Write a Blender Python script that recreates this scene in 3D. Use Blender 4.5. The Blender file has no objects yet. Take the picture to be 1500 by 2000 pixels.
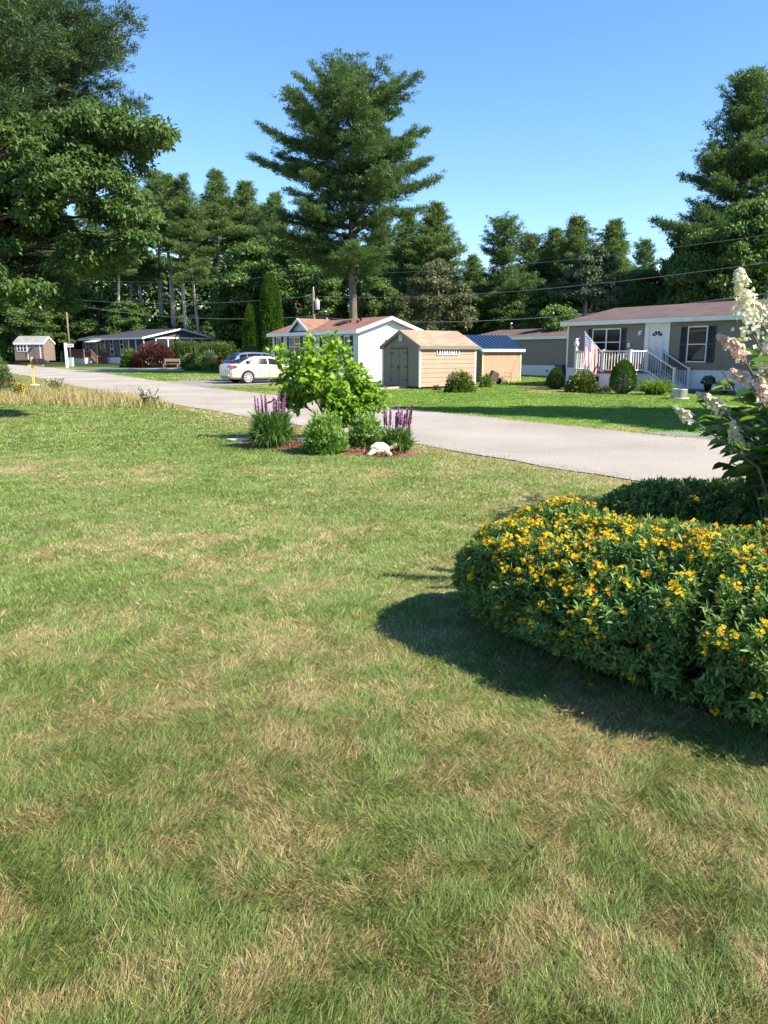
import bpy, math, random
import numpy as np
from math import sin, cos, pi, radians as R
from mathutils import Vector

# ------------------------------------------------------------------ camera, light, exposure
scene = bpy.context.scene
COL = scene.collection
F, PITCH, CH = 1500.0, math.atan(310 / 1500), 1.7
cam = bpy.data.cameras.new('camera'); cam_o = bpy.data.objects.new('camera', cam); COL.objects.link(cam_o)
cam.sensor_fit = 'VERTICAL'; cam.sensor_height = 36.0; cam.lens = 36.0 * F / 2000
cam.clip_start = 0.05; cam.clip_end = 5000
cam_o.location = (0, 0, CH); cam_o.rotation_euler = (pi / 2 - PITCH, 0, 0)
scene.camera = cam_o
scene.render.resolution_x, scene.render.resolution_y = 768, 1024

SUN_AZ, SUN_EL = R(112), R(43)          # clockwise from +Y
world = bpy.data.worlds.new('World'); scene.world = world; world.use_nodes = True
wt = world.node_tree; wt.nodes.clear()
sky = wt.nodes.new('ShaderNodeTexSky'); sky.sky_type = 'NISHITA'; sky.sun_disc = False
sky.sun_elevation = SUN_EL; sky.sun_rotation = SUN_AZ
sky.air_density = 1.0; sky.dust_density = 0.05; sky.ozone_density = 4.0; sky.altitude = 0
bg = wt.nodes.new('ShaderNodeBackground'); bg.inputs['Strength'].default_value = 0.088
wo = wt.nodes.new('ShaderNodeOutputWorld')
hs = wt.nodes.new('ShaderNodeHueSaturation'); hs.inputs['Hue'].default_value = .503; hs.inputs['Saturation'].default_value = 1.14; hs.inputs['Value'].default_value = 1.18; wt.links.new(sky.outputs[0], hs.inputs['Color']); wt.links.new(hs.outputs[0], bg.inputs['Color']); wt.links.new(bg.outputs[0], wo.inputs['Surface'])
sl = bpy.data.lights.new('sun', 'SUN'); sl.energy = 5.0; sl.angle = R(0.5); sl.color = (1.0, 0.91, 0.77)
so = bpy.data.objects.new('sun', sl); COL.objects.link(so)
SDIR = Vector((sin(SUN_AZ) * cos(SUN_EL), cos(SUN_AZ) * cos(SUN_EL), sin(SUN_EL)))
so.rotation_euler = SDIR.to_track_quat('Z', 'Y').to_euler(); so.location = (30, -10, 30)
scene.view_settings.view_transform = 'Standard'; scene.view_settings.look = 'None'
scene.view_settings.exposure = 1.36; scene.view_settings.gamma = 1.0

# ------------------------------------------------------------------ helpers
CP, SP = cos(PITCH), sin(PITCH)
def ray(px, py):
    a, b = (px - 750) / F, (1000 - py) / F
    return a, CP + b * SP, -SP + b * CP
def P(px, py, Y):
    r = ray(px, py); t = Y / r[1]; return Vector((r[0] * t, Y, CH + r[2] * t))
def G(px, py, z=0.0):
    r = ray(px, py); t = (z - CH) / r[2]; return Vector((r[0] * t, r[1] * t, z))
def tz(y): return 0.01 * np.clip(np.asarray(y, float) - 42, 0, 70)
def tzf(y): return float(tz(y))

def tag(o, label=None, cat=None, group=None, kind=None):
    if label: o['label'] = label
    if cat: o['category'] = cat
    if group: o['group'] = group
    if kind: o['kind'] = kind
    return o
def empty(name, loc, rz=0.0, label=None, cat=None, group=None):
    o = bpy.data.objects.new(name, None); COL.objects.link(o); o.empty_display_size = .2
    o.location = loc; o.rotation_euler = (0, 0, rz)
    return tag(o, label, cat, group)
def link(name, me, mats, parent=None, smooth=False):
    o = bpy.data.objects.new(name, me); COL.objects.link(o)
    for m in (mats if isinstance(mats, (list, tuple)) else [mats]): me.materials.append(m)
    if parent: o.parent = parent
    if smooth: me.polygons.foreach_set('use_smooth', [True] * len(me.polygons))
    return o
def copy_tree(o, parent=None):
    c = o.copy(); COL.objects.link(c)
    if parent: c.parent = parent
    for ch in list(o.children): copy_tree(ch, c)
    return c

class MB:
    """hard-surface mesh collector"""
    def __init__(s): s.v = []; s.f = []; s.m = []; s.mi = 0
    def face(s, pts):
        n = len(s.v); s.v += [tuple(p) for p in pts]; s.f.append(tuple(range(n, n + len(pts)))); s.m.append(s.mi); return s
    def box(s, x0, x1, y0, y1, z0, z1):
        if x0 > x1: x0, x1 = x1, x0
        if y0 > y1: y0, y1 = y1, y0
        if z0 > z1: z0, z1 = z1, z0
        n = len(s.v)
        s.v += [(x0,y0,z0),(x1,y0,z0),(x1,y1,z0),(x0,y1,z0),(x0,y0,z1),(x1,y0,z1),(x1,y1,z1),(x0,y1,z1)]
        for q in ((0,3,2,1),(4,5,6,7),(0,1,5,4),(1,2,6,5),(2,3,7,6),(3,0,4,7)):
            s.f.append(tuple(n + i for i in q)); s.m.append(s.mi)
        return s
    def bar(s, a, b, w, h=None, up=(0, 0, 1)):
        a, b = Vector(a), Vector(b); h = h or w; d = (b - a).normalized(); up = Vector(up)
        sd = d.cross(up)
        if sd.length < 1e-4: sd = d.cross(Vector((1, 0, 0)))
        sd.normalize(); u = sd.cross(d).normalized(); n = len(s.v)
        for p in (a, b):
            for i, j in ((-1,-1),(1,-1),(1,1),(-1,1)): s.v.append(tuple(p + sd * (i * w / 2) + u * (j * h / 2)))
        for q in ((3,2,1,0),(4,5,6,7),(0,1,5,4),(1,2,6,5),(2,3,7,6),(3,0,4,7)):
            s.f.append(tuple(n + i for i in q)); s.m.append(s.mi)
        return s
    def tube(s, pts, rad, n=8, cap=True):
        pts = [Vector(p) for p in pts]
        if not isinstance(rad, (list, tuple)): rad = [rad] * len(pts)
        b0 = len(s.v); prev = None
        for i, p in enumerate(pts):
            d = (pts[min(i + 1, len(pts) - 1)] - pts[max(i - 1, 0)])
            d = d.normalized() if d.length > 1e-9 else Vector((0, 0, 1))
            if prev is None:
                a = d.cross(Vector((0, 0, 1)) if abs(d.z) < .9 else Vector((1, 0, 0))).normalized()
            else:
                a = (prev - d * prev.dot(d)).normalized()
            prev = a; c = d.cross(a)
            for k in range(n):
                t = 2 * pi * k / n; s.v.append(tuple(p + (a * cos(t) + c * sin(t)) * rad[i]))
        for i in range(len(pts) - 1):
            for k in range(n):
                q = b0 + i * n + k; r = b0 + i * n + (k + 1) % n
                s.f.append((q, r, r + n, q + n)); s.m.append(s.mi)
        if cap:
            s.f.append(tuple(b0 + k for k in reversed(range(n)))); s.m.append(s.mi)
            e = b0 + (len(pts) - 1) * n; s.f.append(tuple(e + k for k in range(n))); s.m.append(s.mi)
        return s
    def lathe(s, prof, n=16, c=(0, 0, 0)):
        b0 = len(s.v)
        for r, z in prof:
            for k in range(n):
                t = 2 * pi * k / n; s.v.append((c[0] + r * cos(t), c[1] + r * sin(t), c[2] + z))
        for i in range(len(prof) - 1):
            for k in range(n):
                q = b0 + i * n + k; r_ = b0 + i * n + (k + 1) % n
                s.f.append((q, r_, r_ + n, q + n)); s.m.append(s.mi)
        s.f.append(tuple(b0 + k for k in reversed(range(n)))); s.m.append(s.mi)
        e = b0 + (len(prof) - 1) * n; s.f.append(tuple(e + k for k in range(n))); s.m.append(s.mi)
        return s
    def build(s, name, mats, parent=None, smooth=False, bevel=0):
        me = bpy.data.meshes.new(name); me.from_pydata(s.v, [], s.f)
        me.polygons.foreach_set('material_index', s.m); me.update()
        o = link(name, me, mats, parent, smooth)
        if bevel:
            b = o.modifiers.new('bevel', 'BEVEL'); b.width = bevel; b.segments = 2; b.limit_method = 'ANGLE'
        return o

class NP:
    """foliage mesh collector on numpy arrays; one random value (and colour) per face"""
    def __init__(s): s.v = []; s.idx = []; s.tot = []; s.r = []; s.n = 0; s.c = []
    def add(s, verts, faces, rnd, col=None):           # verts (N,k,3); faces list of index tuples; rnd (N,)
        N, k = verts.shape[:2]; s.v.append(verts.reshape(-1, 3)); base = s.n + np.arange(N)[:, None] * k
        for f in faces:
            s.idx.append((base + np.array(f)).reshape(-1)); s.tot.append(np.full(N, len(f)))
            s.r.append(rnd)
            if col is not None: s.c.append(col)
        s.n += N * k
    def mesh(s, name):
        v = np.concatenate(s.v).astype(np.float32); idx = np.concatenate(s.idx).astype(np.int32)
        tot = np.concatenate(s.tot).astype(np.int32); st = np.concatenate(([0], np.cumsum(tot)[:-1])).astype(np.int32)
        me = bpy.data.meshes.new(name)
        me.vertices.add(len(v)); me.vertices.foreach_set('co', v.ravel())
        me.loops.add(len(idx)); me.loops.foreach_set('vertex_index', idx)
        me.polygons.add(len(tot)); me.polygons.foreach_set('loop_start', st); me.polygons.foreach_set('loop_total', tot)
        a = me.attributes.new('rnd', 'FLOAT', 'FACE'); a.data.foreach_set('value', np.concatenate(s.r).astype(np.float32))
        if s.c:
            c = np.concatenate(s.c); c4 = np.ones((len(c), 4), np.float32); c4[:, :3] = c
            a = me.attributes.new('col', 'FLOAT_COLOR', 'FACE'); a.data.foreach_set('color', c4.ravel())
        me.update(calc_edges=True); me.validate(); return me
    def build(s, name, mat, parent=None): return link(name, s.mesh(name), mat, parent)

def unit(a): return a / np.maximum(np.linalg.norm(a, axis=-1, keepdims=True), 1e-9)
def rdir(g, n): return unit(g.normal(size=(n, 3)))
def ribbons(M, root, d, L, W, droop, rnd, col=None, side=None, g=None, twist=None):
    """thin blades: root, bent middle, tip"""
    n = len(root); L = np.broadcast_to(L, n)[:, None]; W = np.broadcast_to(W, n)[:, None]; droop = np.broadcast_to(droop, n)[:, None]
    if side is None: side = unit(np.cross(d, rdir(g, n)))
    up = np.array([0, 0, 1.0])
    mid = root + d * L * .55 - up * droop * L * .12
    tip = root + d * L - up * droop * L * .55
    v = np.stack([root - side * W / 2, root + side * W / 2, mid + side * W * .42, mid - side * W * .42, tip], 1)
    M.add(v, [(0, 1, 2, 3), (3, 2, 4)], rnd, col)
def leaves(M, base, d, nrm, L, W, rnd, fold=.12, droop=.1, wide=.38, col=None):
    n = len(base); L = np.broadcast_to(L, n)[:, None]; W = np.broadcast_to(W, n)[:, None]
    d = unit(d); s = unit(np.cross(d, nrm)); u = np.cross(s, d)
    a, b = wide, .72
    v = np.stack([base, base + d*L*a + s*W*.5 + u*W*fold, base + d*L*b + s*W*.33 + u*(W*fold - L*droop*.4),
                  base + d*L - u*L*droop, base + d*L*b - s*W*.33 + u*(W*fold - L*droop*.4), base + d*L*a - s*W*.5 + u*W*fold], 1)
    M.add(v, [(0, 1, 2, 3), (0, 3, 4, 5)], rnd, col)
def rhombs(M, base, d, nrm, L, W, rnd, col=None):
    n = len(base); L = np.broadcast_to(L, n)[:, None]; W = np.broadcast_to(W, n)[:, None]
    d = unit(d); s = unit(np.cross(d, nrm))
    M.add(np.stack([base, base + d*L*.5 + s*W*.5, base + d*L, base + d*L*.5 - s*W*.5], 1), [(0, 1, 2, 3)], rnd, col)

_T = np.random.default_rng(5).random((256, 256))
def vnoise(x, y, sc, off=0):
    x = np.asarray(x) * sc + off * 17.3 + 1000; y = np.asarray(y) * sc + off * 7.9 + 1000
    xi = np.floor(x).astype(int); yi = np.floor(y).astype(int); fx = x - xi; fy = y - yi
    fx = fx * fx * (3 - 2 * fx); fy = fy * fy * (3 - 2 * fy)
    t = lambda i, j: _T[(xi + i) % 256, (yi + j) % 256]
    return (t(0,0)*(1-fx) + t(1,0)*fx)*(1-fy) + (t(0,1)*(1-fx) + t(1,1)*fx)*fy
def fbm(x, y, sc, off=0): return (vnoise(x, y, sc, off) * .5 + vnoise(x, y, sc*2.1, off+3) * .3 + vnoise(x, y, sc*4.3, off+7) * .2)

# ------------------------------------------------------------------ materials
def ramp(nt, fac, stops):
    r = nt.nodes.new('ShaderNodeValToRGB'); e = r.color_ramp.elements
    while len(e) < len(stops): e.new(.5)
    for i, (p, c) in enumerate(stops): e[i].position = p; e[i].color = (*c, 1)
    nt.links.new(fac, r.inputs[0]); return r.outputs[0]
def mat(name, col, rough=.6, var=.12, vscale=6, bump=0, bscale=60, metal=0, spec=.4, col2=None, stretch=None, detail=5):
    m = bpy.data.materials.new(name); m.use_nodes = True; nt = m.node_tree; N = nt.nodes; L = nt.links
    b = N['Principled BSDF']; b.inputs['Roughness'].default_value = rough; b.inputs['Metallic'].default_value = metal
    b.inputs['Specular IOR Level'].default_value = spec
    tc = N.new('ShaderNodeTexCoord'); src = tc.outputs['Object']
    if stretch:
        mp = N.new('ShaderNodeMapping'); mp.inputs['Scale'].default_value = stretch; L.new(src, mp.inputs[0]); src = mp.outputs[0]
    nz = N.new('ShaderNodeTexNoise'); nz.inputs['Scale'].default_value = vscale; nz.inputs['Detail'].default_value = detail
    L.new(src, nz.inputs['Vector'])
    c2 = col2 or tuple(min(1, c * (1 + var)) for c in col); c1 = col if col2 else tuple(c * (1 - var) for c in col)
    L.new(ramp(nt, nz.outputs[0], [(.32, c1), (.68, c2)]), b.inputs['Base Color'])
    if bump:
        n2 = N.new('ShaderNodeTexNoise'); n2.inputs['Scale'].default_value = bscale; n2.inputs['Detail'].default_value = 4; L.new(src, n2.inputs['Vector'])
        bp = N.new('ShaderNodeBump'); bp.inputs['Strength'].default_value = bump; bp.inputs['Distance'].default_value = .02
        L.new(n2.outputs[0], bp.inputs['Height']); L.new(bp.outputs[0], b.inputs['Normal'])
    return m
def leafmat(name, cols, trans=.3, rough=.45, attr='rnd', spec=.3, ttint=(1.25, 1.3, .6)):
    m = bpy.data.materials.new(name); m.use_nodes = True; nt = m.node_tree; N = nt.nodes; L = nt.links
    b = N['Principled BSDF']; b.inputs['Roughness'].default_value = rough; b.inputs['Specular IOR Level'].default_value = spec
    at = N.new('ShaderNodeAttribute'); at.attribute_name = attr
    if attr == 'rnd':
        c = ramp(nt, at.outputs['Fac'], [(i / max(1, len(cols) - 1), k) for i, k in enumerate(cols)])
    else: c = at.outputs['Color']
    L.new(c, b.inputs['Base Color'])
    t = N.new('ShaderNodeBsdfTranslucent'); mx = N.new('ShaderNodeMix'); mx.data_type = 'RGBA'; mx.blend_type = 'MULTIPLY'; mx.inputs[0].default_value = 1
    L.new(c, mx.inputs[6]); mx.inputs[7].default_value = (*ttint, 1); L.new(mx.outputs[2], t.inputs[0])
    ms = N.new('ShaderNodeMixShader'); ms.inputs[0].default_value = trans
    L.new(b.outputs[0], ms.inputs[1]); L.new(t.outputs[0], ms.inputs[2]); L.new(ms.outputs[0], N['Material Output'].inputs['Surface'])
    return m

MT = {}
MT['bark'] = mat('bark_grey', (.13, .105, .085), .9, .35, 3, .8, 30, stretch=(1, 1, .25))
MT['bark_pale'] = mat('bark_pale', (.38, .33, .28), .9, .3, 3, .6, 30, stretch=(1, 1, .2))
MT['bark_dark'] = mat('bark_dark', (.06, .05, .04), .9, .3, 3, .6, 30, stretch=(1, 1, .3))
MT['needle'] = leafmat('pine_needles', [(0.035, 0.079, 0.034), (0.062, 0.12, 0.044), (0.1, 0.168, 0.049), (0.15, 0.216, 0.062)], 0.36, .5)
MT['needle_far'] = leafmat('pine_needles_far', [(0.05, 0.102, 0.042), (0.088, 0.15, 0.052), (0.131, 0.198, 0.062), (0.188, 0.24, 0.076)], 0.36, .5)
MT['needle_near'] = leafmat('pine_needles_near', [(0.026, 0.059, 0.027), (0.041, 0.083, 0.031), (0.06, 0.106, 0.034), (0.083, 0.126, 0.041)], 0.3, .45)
MT['oak'] = leafmat('oak_leaves', [(0.033, 0.075, 0.027), (0.061, 0.119, 0.036), (0.094, 0.158, 0.044), (0.141, 0.198, 0.063)], .36, .5, spec=.25)
MT['dec'] = leafmat('broad_leaves', [(0.035, 0.077, 0.025), (0.062, 0.125, 0.03), (0.1, 0.175, 0.038), (0.15, 0.225, 0.052)], 0.36, .5)
MT['dec_light'] = leafmat('pale_leaves', [(.05,.08,.045), (.075,.115,.055), (.105,.15,.075), (.15,.19,.11)], .25, .5)
MT['dec_olive'] = leafmat('olive_leaves', [(.05,.065,.024), (.08,.1,.036), (.11,.13,.05), (.15,.16,.07)], .25, .5)
MT['dec_bright'] = leafmat('bright_leaves', [(.05,.11,.02), (.08,.16,.028), (.12,.2,.035), (.16,.24,.05)], .3, .5)
MT['cedar'] = leafmat('cedar_sprays', [(0.028, 0.076, 0.017), (0.055, 0.124, 0.022), (0.09, 0.173, 0.03), (0.124, 0.206, 0.041)], 0.3, .55)
MT['young'] = leafmat('heart_leaves', [(.07,.16,.02), (.12,.25,.025), (.21,.35,.035), (.3,.43,.05)], .45, .4, ttint=(1.5, 1.35, .5))
MT['liat_leaf'] = leafmat('strap_leaves', [(0.041, 0.108, 0.024), (0.074, 0.162, 0.034), (0.108, 0.216, 0.047), (0.162, 0.257, 0.068)], .25, .4)
MT['sedum'] = leafmat('sedum_leaves', [(0.083, 0.185, 0.034), (0.138, 0.265, 0.052), (0.207, 0.344, 0.081), (0.276, 0.409, 0.115)], 0.36, .4)
MT['sedum_top'] = leafmat('sedum_heads', [(.26,.38,.13), (.38,.5,.2), (.48,.58,.3)], .3, .6)
MT['purple'] = leafmat('purple_florets', [(.36,.1,.34), (.52,.16,.48), (.68,.32,.6), (.4,.1,.28)], .3, .6, ttint=(1.2, .8, 1.2))
MT['spent'] = leafmat('spent_florets', [(0.224, 0.084, 0.126), (0.308, 0.126, 0.14), (0.42, 0.14, 0.35), (0.196, 0.098, 0.07)], .2, .7, ttint=(1, .8, 1))
MT['bush_leaf'] = leafmat('small_grey_leaves', [(0.056, 0.131, 0.038), (0.101, 0.197, 0.049), (0.155, 0.262, 0.066), (0.241, 0.338, 0.104)], 0.3, .5, spec=.35)
MT['yellow'] = leafmat('yellow_petals', [(.66,.45,.008), (.74,.54,.014), (.78,.6,.02)], .25, .6, ttint=(1.1, .95, .4))
MT['orange'] = leafmat('faded_petals', [(.5,.12,.01), (.35,.07,.012), (.6,.2,.02)], .2, .6, ttint=(1.1, .8, .4))
MT['hyd_leaf'] = leafmat('hydrangea_leaves', [(0.044, 0.1, 0.022), (0.075, 0.156, 0.031), (0.125, 0.231, 0.044), (0.188, 0.312, 0.062)], .42, .35, spec=.5)
MT['hyd_white'] = leafmat('cream_florets', [(.6,.58,.38), (.75,.73,.52), (.85,.83,.68)], .35, .7, ttint=(1, 1, .85))
MT['hyd_pink'] = leafmat('pink_florets', [(.66,.42,.4), (.76,.6,.54), (.74,.68,.48)], .35, .7, ttint=(1, .85, .8))
MT['rhodo'] = leafmat('leathery_leaves', [(0.045, 0.088, 0.016), (0.08, 0.132, 0.02), (0.13, 0.176, 0.028), (0.18, 0.22, 0.04)], .25, .35, spec=.5)
MT['barberry'] = leafmat('dark_red_leaves', [(0.036, 0.013, 0.014), (0.061, 0.022, 0.022), (0.094, 0.032, 0.029), (0.122, 0.05, 0.036)], .2, .5, ttint=(1.3, .8, .8))
MT['garden'] = leafmat('garden_greens', [(.035,.08,.02), (.06,.12,.03), (.1,.17,.035), (.19,.22,.05)], .3, .5)
MT['lily'] = leafmat('daylily_leaves', [(.09,.17,.025), (.14,.23,.035), (.2,.3,.05)], .35, .45)
MT['dry'] = leafmat('dry_grass', [(.24,.2,.08), (.38,.31,.14), (.48,.4,.2), (.3,.22,.11)], .3, .6, ttint=(1, .95, .7))
MT['grass'] = leafmat('grass_blades', None, .3, .5, attr='col', spec=.25, ttint=(1.1, 1.15, .6))
MT['red'] = leafmat('red_flowers', [(.5,.01,.02), (.7,.02,.04)], .2, .6, ttint=(1, .6, .6))
MT['white_fl'] = leafmat('white_flowers', [(.7,.7,.6), (.8,.8,.75)], .3, .6, ttint=(1, 1, 1))
MT['white'] = mat('white_vinyl', (.74, .74, .73), .45, .04, 2)
MT['white_paint'] = mat('white_painted_wood', (.72, .72, .7), .5, .06, 4, .1, 40)
MT['white_skirt'] = mat('white_skirting', (.7, .72, .74), .45, .05, 2)
MT['taupe'] = mat('taupe_vinyl_siding', (.2, .168, .132), .5, .06, 1.5)
MT['shaded_white_siding'] = mat('white_vinyl_siding_shaded', (.5, .52, .52), .45, .05, 1.5)  # white siding greyed: shade put into the long wall's colour
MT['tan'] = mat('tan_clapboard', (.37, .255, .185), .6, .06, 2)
MT['tan_shaded'] = mat('tan_clapboard_shaded', (.2, .17, .13), .6, .06, 2)  # darker copy of the tan siding, shade painted into the door side
MT['brown_siding'] = mat('brown_siding', (.11, .085, .065), .6, .1, 2)
MT['shed_brown'] = mat('brown_board', (.2, .15, .12), .7, .12, 4)
MT['pine_wood'] = mat('fresh_pine_boards', (.43, .235, .15), .65, .1, 3, .1, 40, col2=(.52, .3, .21), stretch=(6, 6, .6))
MT['deck_wood'] = mat('red_brown_deck_wood', (.2, .1, .06), .7, .2, 4, .1, 40, stretch=(3, 3, .5))
MT['tan_wood'] = mat('weathered_wood', (.42, .33, .24), .75, .15, 5, .1, 40)
MT['post_wood'] = mat('yellow_pine_post', (.6, .42, .14), .7, .12, 6)
MT['shutter'] = mat('dark_shutter', (.035, .03, .03), .5, .1, 4)
MT['navy'] = mat('navy_shutter', (.02, .03, .06), .5, .1, 4)
MT['black'] = mat('black_metal', (.015, .015, .016), .4, .1, 6)
MT['blackplastic'] = mat('black_plastic', (.02, .022, .028), .35, .1, 6, spec=.6)
MT['glass'] = mat('window_glass', (.01, .013, .016), .08, .4, 1.2, spec=.12, detail=2)
MT['curtain'] = mat('curtain', (.5, .42, .33), .8, .1, 8)
MT['steel'] = mat('galvanised_steel', (.34, .33, .3), .45, .2, 8, metal=.6)
MT['alu'] = mat('aluminium', (.6, .62, .65), .3, .08, 8, metal=.8)
MT['cream_car'] = mat('champagne_car_paint', (.52, .46, .36), .22, .02, 2, spec=.7)
MT['cream_car'].node_tree.nodes['Principled BSDF'].inputs['Coat Weight'].default_value = .6
MT['blue_car'] = mat('blue_car_paint', (.03, .07, .17), .22, .02, 2, spec=.7)
MT['blue_car'].node_tree.nodes['Principled BSDF'].inputs['Coat Weight'].default_value = .6
MT['tail'] = mat('red_lamp', (.55, .015, .02), .2, .05, 4, spec=.7)
MT['tyre'] = mat('tyre_rubber', (.02, .02, .02), .8, .1, 8)
MT['rim'] = mat('alloy_rim', (.68, .68, .68), .3, .05, 8, metal=.4)
MT['stone'] = mat('pale_stone', (.5, .48, .44), .85, .2, 8, .6, 40)
MT['turtle'] = mat('cream_resin', (.72, .6, .42), .7, .12, 14, .2, 60)
MT['concrete'] = mat('concrete', (.5, .47, .42), .85, .12, 6, .4, 60)
MT['paver'] = mat('brown_pavers', (.12, .095, .08), .85, .25, 9, .4, 40)
MT['blue_metal'] = mat('blue_standing_seam', (.02, .05, .115), .35, .06, 2, metal=.3)
MT['bin'] = mat('blue_grey_bin', (.05, .065, .1), .5, .1, 4)
MT['fl_red'] = mat('flag_red', (.5, .05, .06), .75, .05, 6)
MT['fl_white'] = mat('flag_white', (.75, .72, .7), .75, .03, 6)
MT['fl_blue'] = mat('flag_blue', (.05, .08, .22), .75, .05, 6)
MT['terracotta'] = mat('terracotta', (.3, .12, .06), .8, .15, 8)
MT['wicker'] = mat('brown_wicker', (.16, .09, .05), .7, .3, 30, .5, 60)
MT['pole'] = mat('utility_pole_wood', (.2, .14, .1), .9, .25, 4, .4, 30, stretch=(1, 1, .1))
MT['wire'] = mat('wire_cable', (.24, .25, .27), .5, .1, 4, metal=.3)
MT['sign_blue'] = mat('sign_blue', (.2, .3, .55), .5, .05, 4)

def shingle(name, c1, c2, bw=.28, rh=.14, swap=False):
    m = bpy.data.materials.new(name); m.use_nodes = True; nt = m.node_tree; N = nt.nodes; L = nt.links
    b = N['Principled BSDF']; b.inputs['Roughness'].default_value = .85; b.inputs['Specular IOR Level'].default_value = .2
    tc = N.new('ShaderNodeTexCoord'); mp = N.new('ShaderNodeMapping')
    if swap: mp.inputs['Rotation'].default_value = (0, 0, pi / 2)
    br = N.new('ShaderNodeTexBrick'); br.inputs['Scale'].default_value = 1
    br.inputs['Brick Width'].default_value = bw; br.inputs['Row Height'].default_value = rh; br.inputs['Mortar Size'].default_value = .006
    br.inputs['Color1'].default_value = (*c1, 1); br.inputs['Color2'].default_value = (*c2, 1); br.inputs['Mortar'].default_value = (*[c * .5 for c in c1], 1)
    L.new(tc.outputs['Object'], mp.inputs[0]); L.new(mp.outputs[0], br.inputs['Vector'])
    nz = N.new('ShaderNodeTexNoise'); nz.inputs['Scale'].default_value = 1.3; nz.inputs['Detail'].default_value = 6; L.new(tc.outputs['Object'], nz.inputs['Vector'])
    mx = N.new('ShaderNodeMix'); mx.data_type = 'RGBA'; mx.blend_type = 'MULTIPLY'; mx.inputs[0].default_value = 1
    L.new(br.outputs['Color'], mx.inputs[6]); L.new(ramp(nt, nz.outputs[0], [(.3, (.82,.82,.82)), (.7, (1.1,1.1,1.1))]), mx.inputs[7])
    L.new(mx.outputs[2], b.inputs['Base Color']); return m
MT['roof_red'] = shingle('red_brown_shingle', (.23, .12, .085), (.28, .15, .11))
MT['roof_tan'] = shingle('tan_shingle', (.3, .195, .14), (.39, .26, .19), .3, .13, True)
MT['roof_mauve'] = shingle('mauve_shingle', (.12, .083, .076), (.145, .1, .092))
MT['roof_dark'] = shingle('charcoal_shingle', (.045, .05, .06), (.06, .065, .08))
MT['roof_grey'] = shingle('grey_shingle', (.22, .23, .22), (.28, .28, .27))

def ground_mat():
    m = bpy.data.materials.new('lawn_soil'); m.use_nodes = True; nt = m.node_tree; N = nt.nodes; L = nt.links
    b = N['Principled BSDF']; b.inputs['Roughness'].default_value = .95; b.inputs['Specular IOR Level'].default_value = .1
    at = N.new('ShaderNodeAttribute'); at.attribute_name = 'col'
    tc = N.new('ShaderNodeTexCoord'); n = N.new('ShaderNodeTexNoise'); n.inputs['Scale'].default_value = 9; n.inputs['Detail'].default_value = 8; n.inputs['Roughness'].default_value = .7
    L.new(tc.outputs['Object'], n.inputs['Vector'])
    mx = N.new('ShaderNodeMix'); mx.data_type = 'RGBA'; mx.blend_type = 'MULTIPLY'; mx.inputs[0].default_value = 1
    L.new(at.outputs['Color'], mx.inputs[6]); L.new(ramp(nt, n.outputs[0], [(.3, (.7,.7,.7)), (.7, (1.3,1.25,1.2))]), mx.inputs[7])
    L.new(mx.outputs[2], b.inputs['Base Color'])
    bp = N.new('ShaderNodeBump'); bp.inputs['Strength'].default_value = .8; bp.inputs['Distance'].default_value = .05
    L.new(n.outputs[0], bp.inputs['Height']); L.new(bp.outputs[0], b.inputs['Normal']); return m
MT['ground'] = ground_mat()
def road_mat(name, c1, c2):
    m = mat(name, c1, .9, .1, .35, .5, 90, col2=c2, spec=.2, detail=8); nt = m.node_tree; N = nt.nodes; L = nt.links
    b = N['Principled BSDF']; src = b.inputs['Base Color'].links[0].from_socket
    tc = N.new('ShaderNodeTexCoord')
    n = N.new('ShaderNodeTexNoise'); n.inputs['Scale'].default_value = 55; n.inputs['Detail'].default_value = 4; L.new(tc.outputs['Object'], n.inputs['Vector'])
    mx = N.new('ShaderNodeMix'); mx.data_type = 'RGBA'; mx.blend_type = 'MULTIPLY'; mx.inputs[0].default_value = 1
    L.new(src, mx.inputs[6]); L.new(ramp(nt, n.outputs[0], [(.38, (.6,.6,.6)), (.6, (1.15,1.15,1.15))]), mx.inputs[7])
    # wandering hairline cracks
    vo = N.new('ShaderNodeTexVoronoi'); vo.feature = 'DISTANCE_TO_EDGE'; vo.inputs['Scale'].default_value = .33
    nw = N.new('ShaderNodeTexNoise'); nw.inputs['Scale'].default_value = 1.5; nw.inputs['Detail'].default_value = 5; L.new(tc.outputs['Object'], nw.inputs['Vector'])
    va = N.new('ShaderNodeVectorMath'); va.operation = 'MULTIPLY_ADD'; va.inputs[1].default_value = (.9, .9, 0); L.new(nw.outputs['Color'], va.inputs[0]); L.new(tc.outputs['Object'], va.inputs[2])
    L.new(va.outputs[0], vo.inputs['Vector'])
    m2 = N.new('ShaderNodeMix'); m2.data_type = 'RGBA'; m2.blend_type = 'MULTIPLY'; m2.inputs[0].default_value = 1
    L.new(mx.outputs[2], m2.inputs[6]); L.new(ramp(nt, vo.outputs['Distance'], [(0, (.86,.86,.86)), (.008, (1,1,1))]), m2.inputs[7])
    L.new(m2.outputs[2], b.inputs['Base Color']); return m
MT['road'] = road_mat('worn_asphalt', (.29, .26, .225), (.38, .35, .31))
MT['drive'] = road_mat('dark_asphalt', (.2, .2, .2), (.26, .255, .25))
MT['mulch'] = mat('red_mulch', (.13, .055, .035), .9, .4, 40, .9, 70, col2=(.3, .14, .09))

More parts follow.
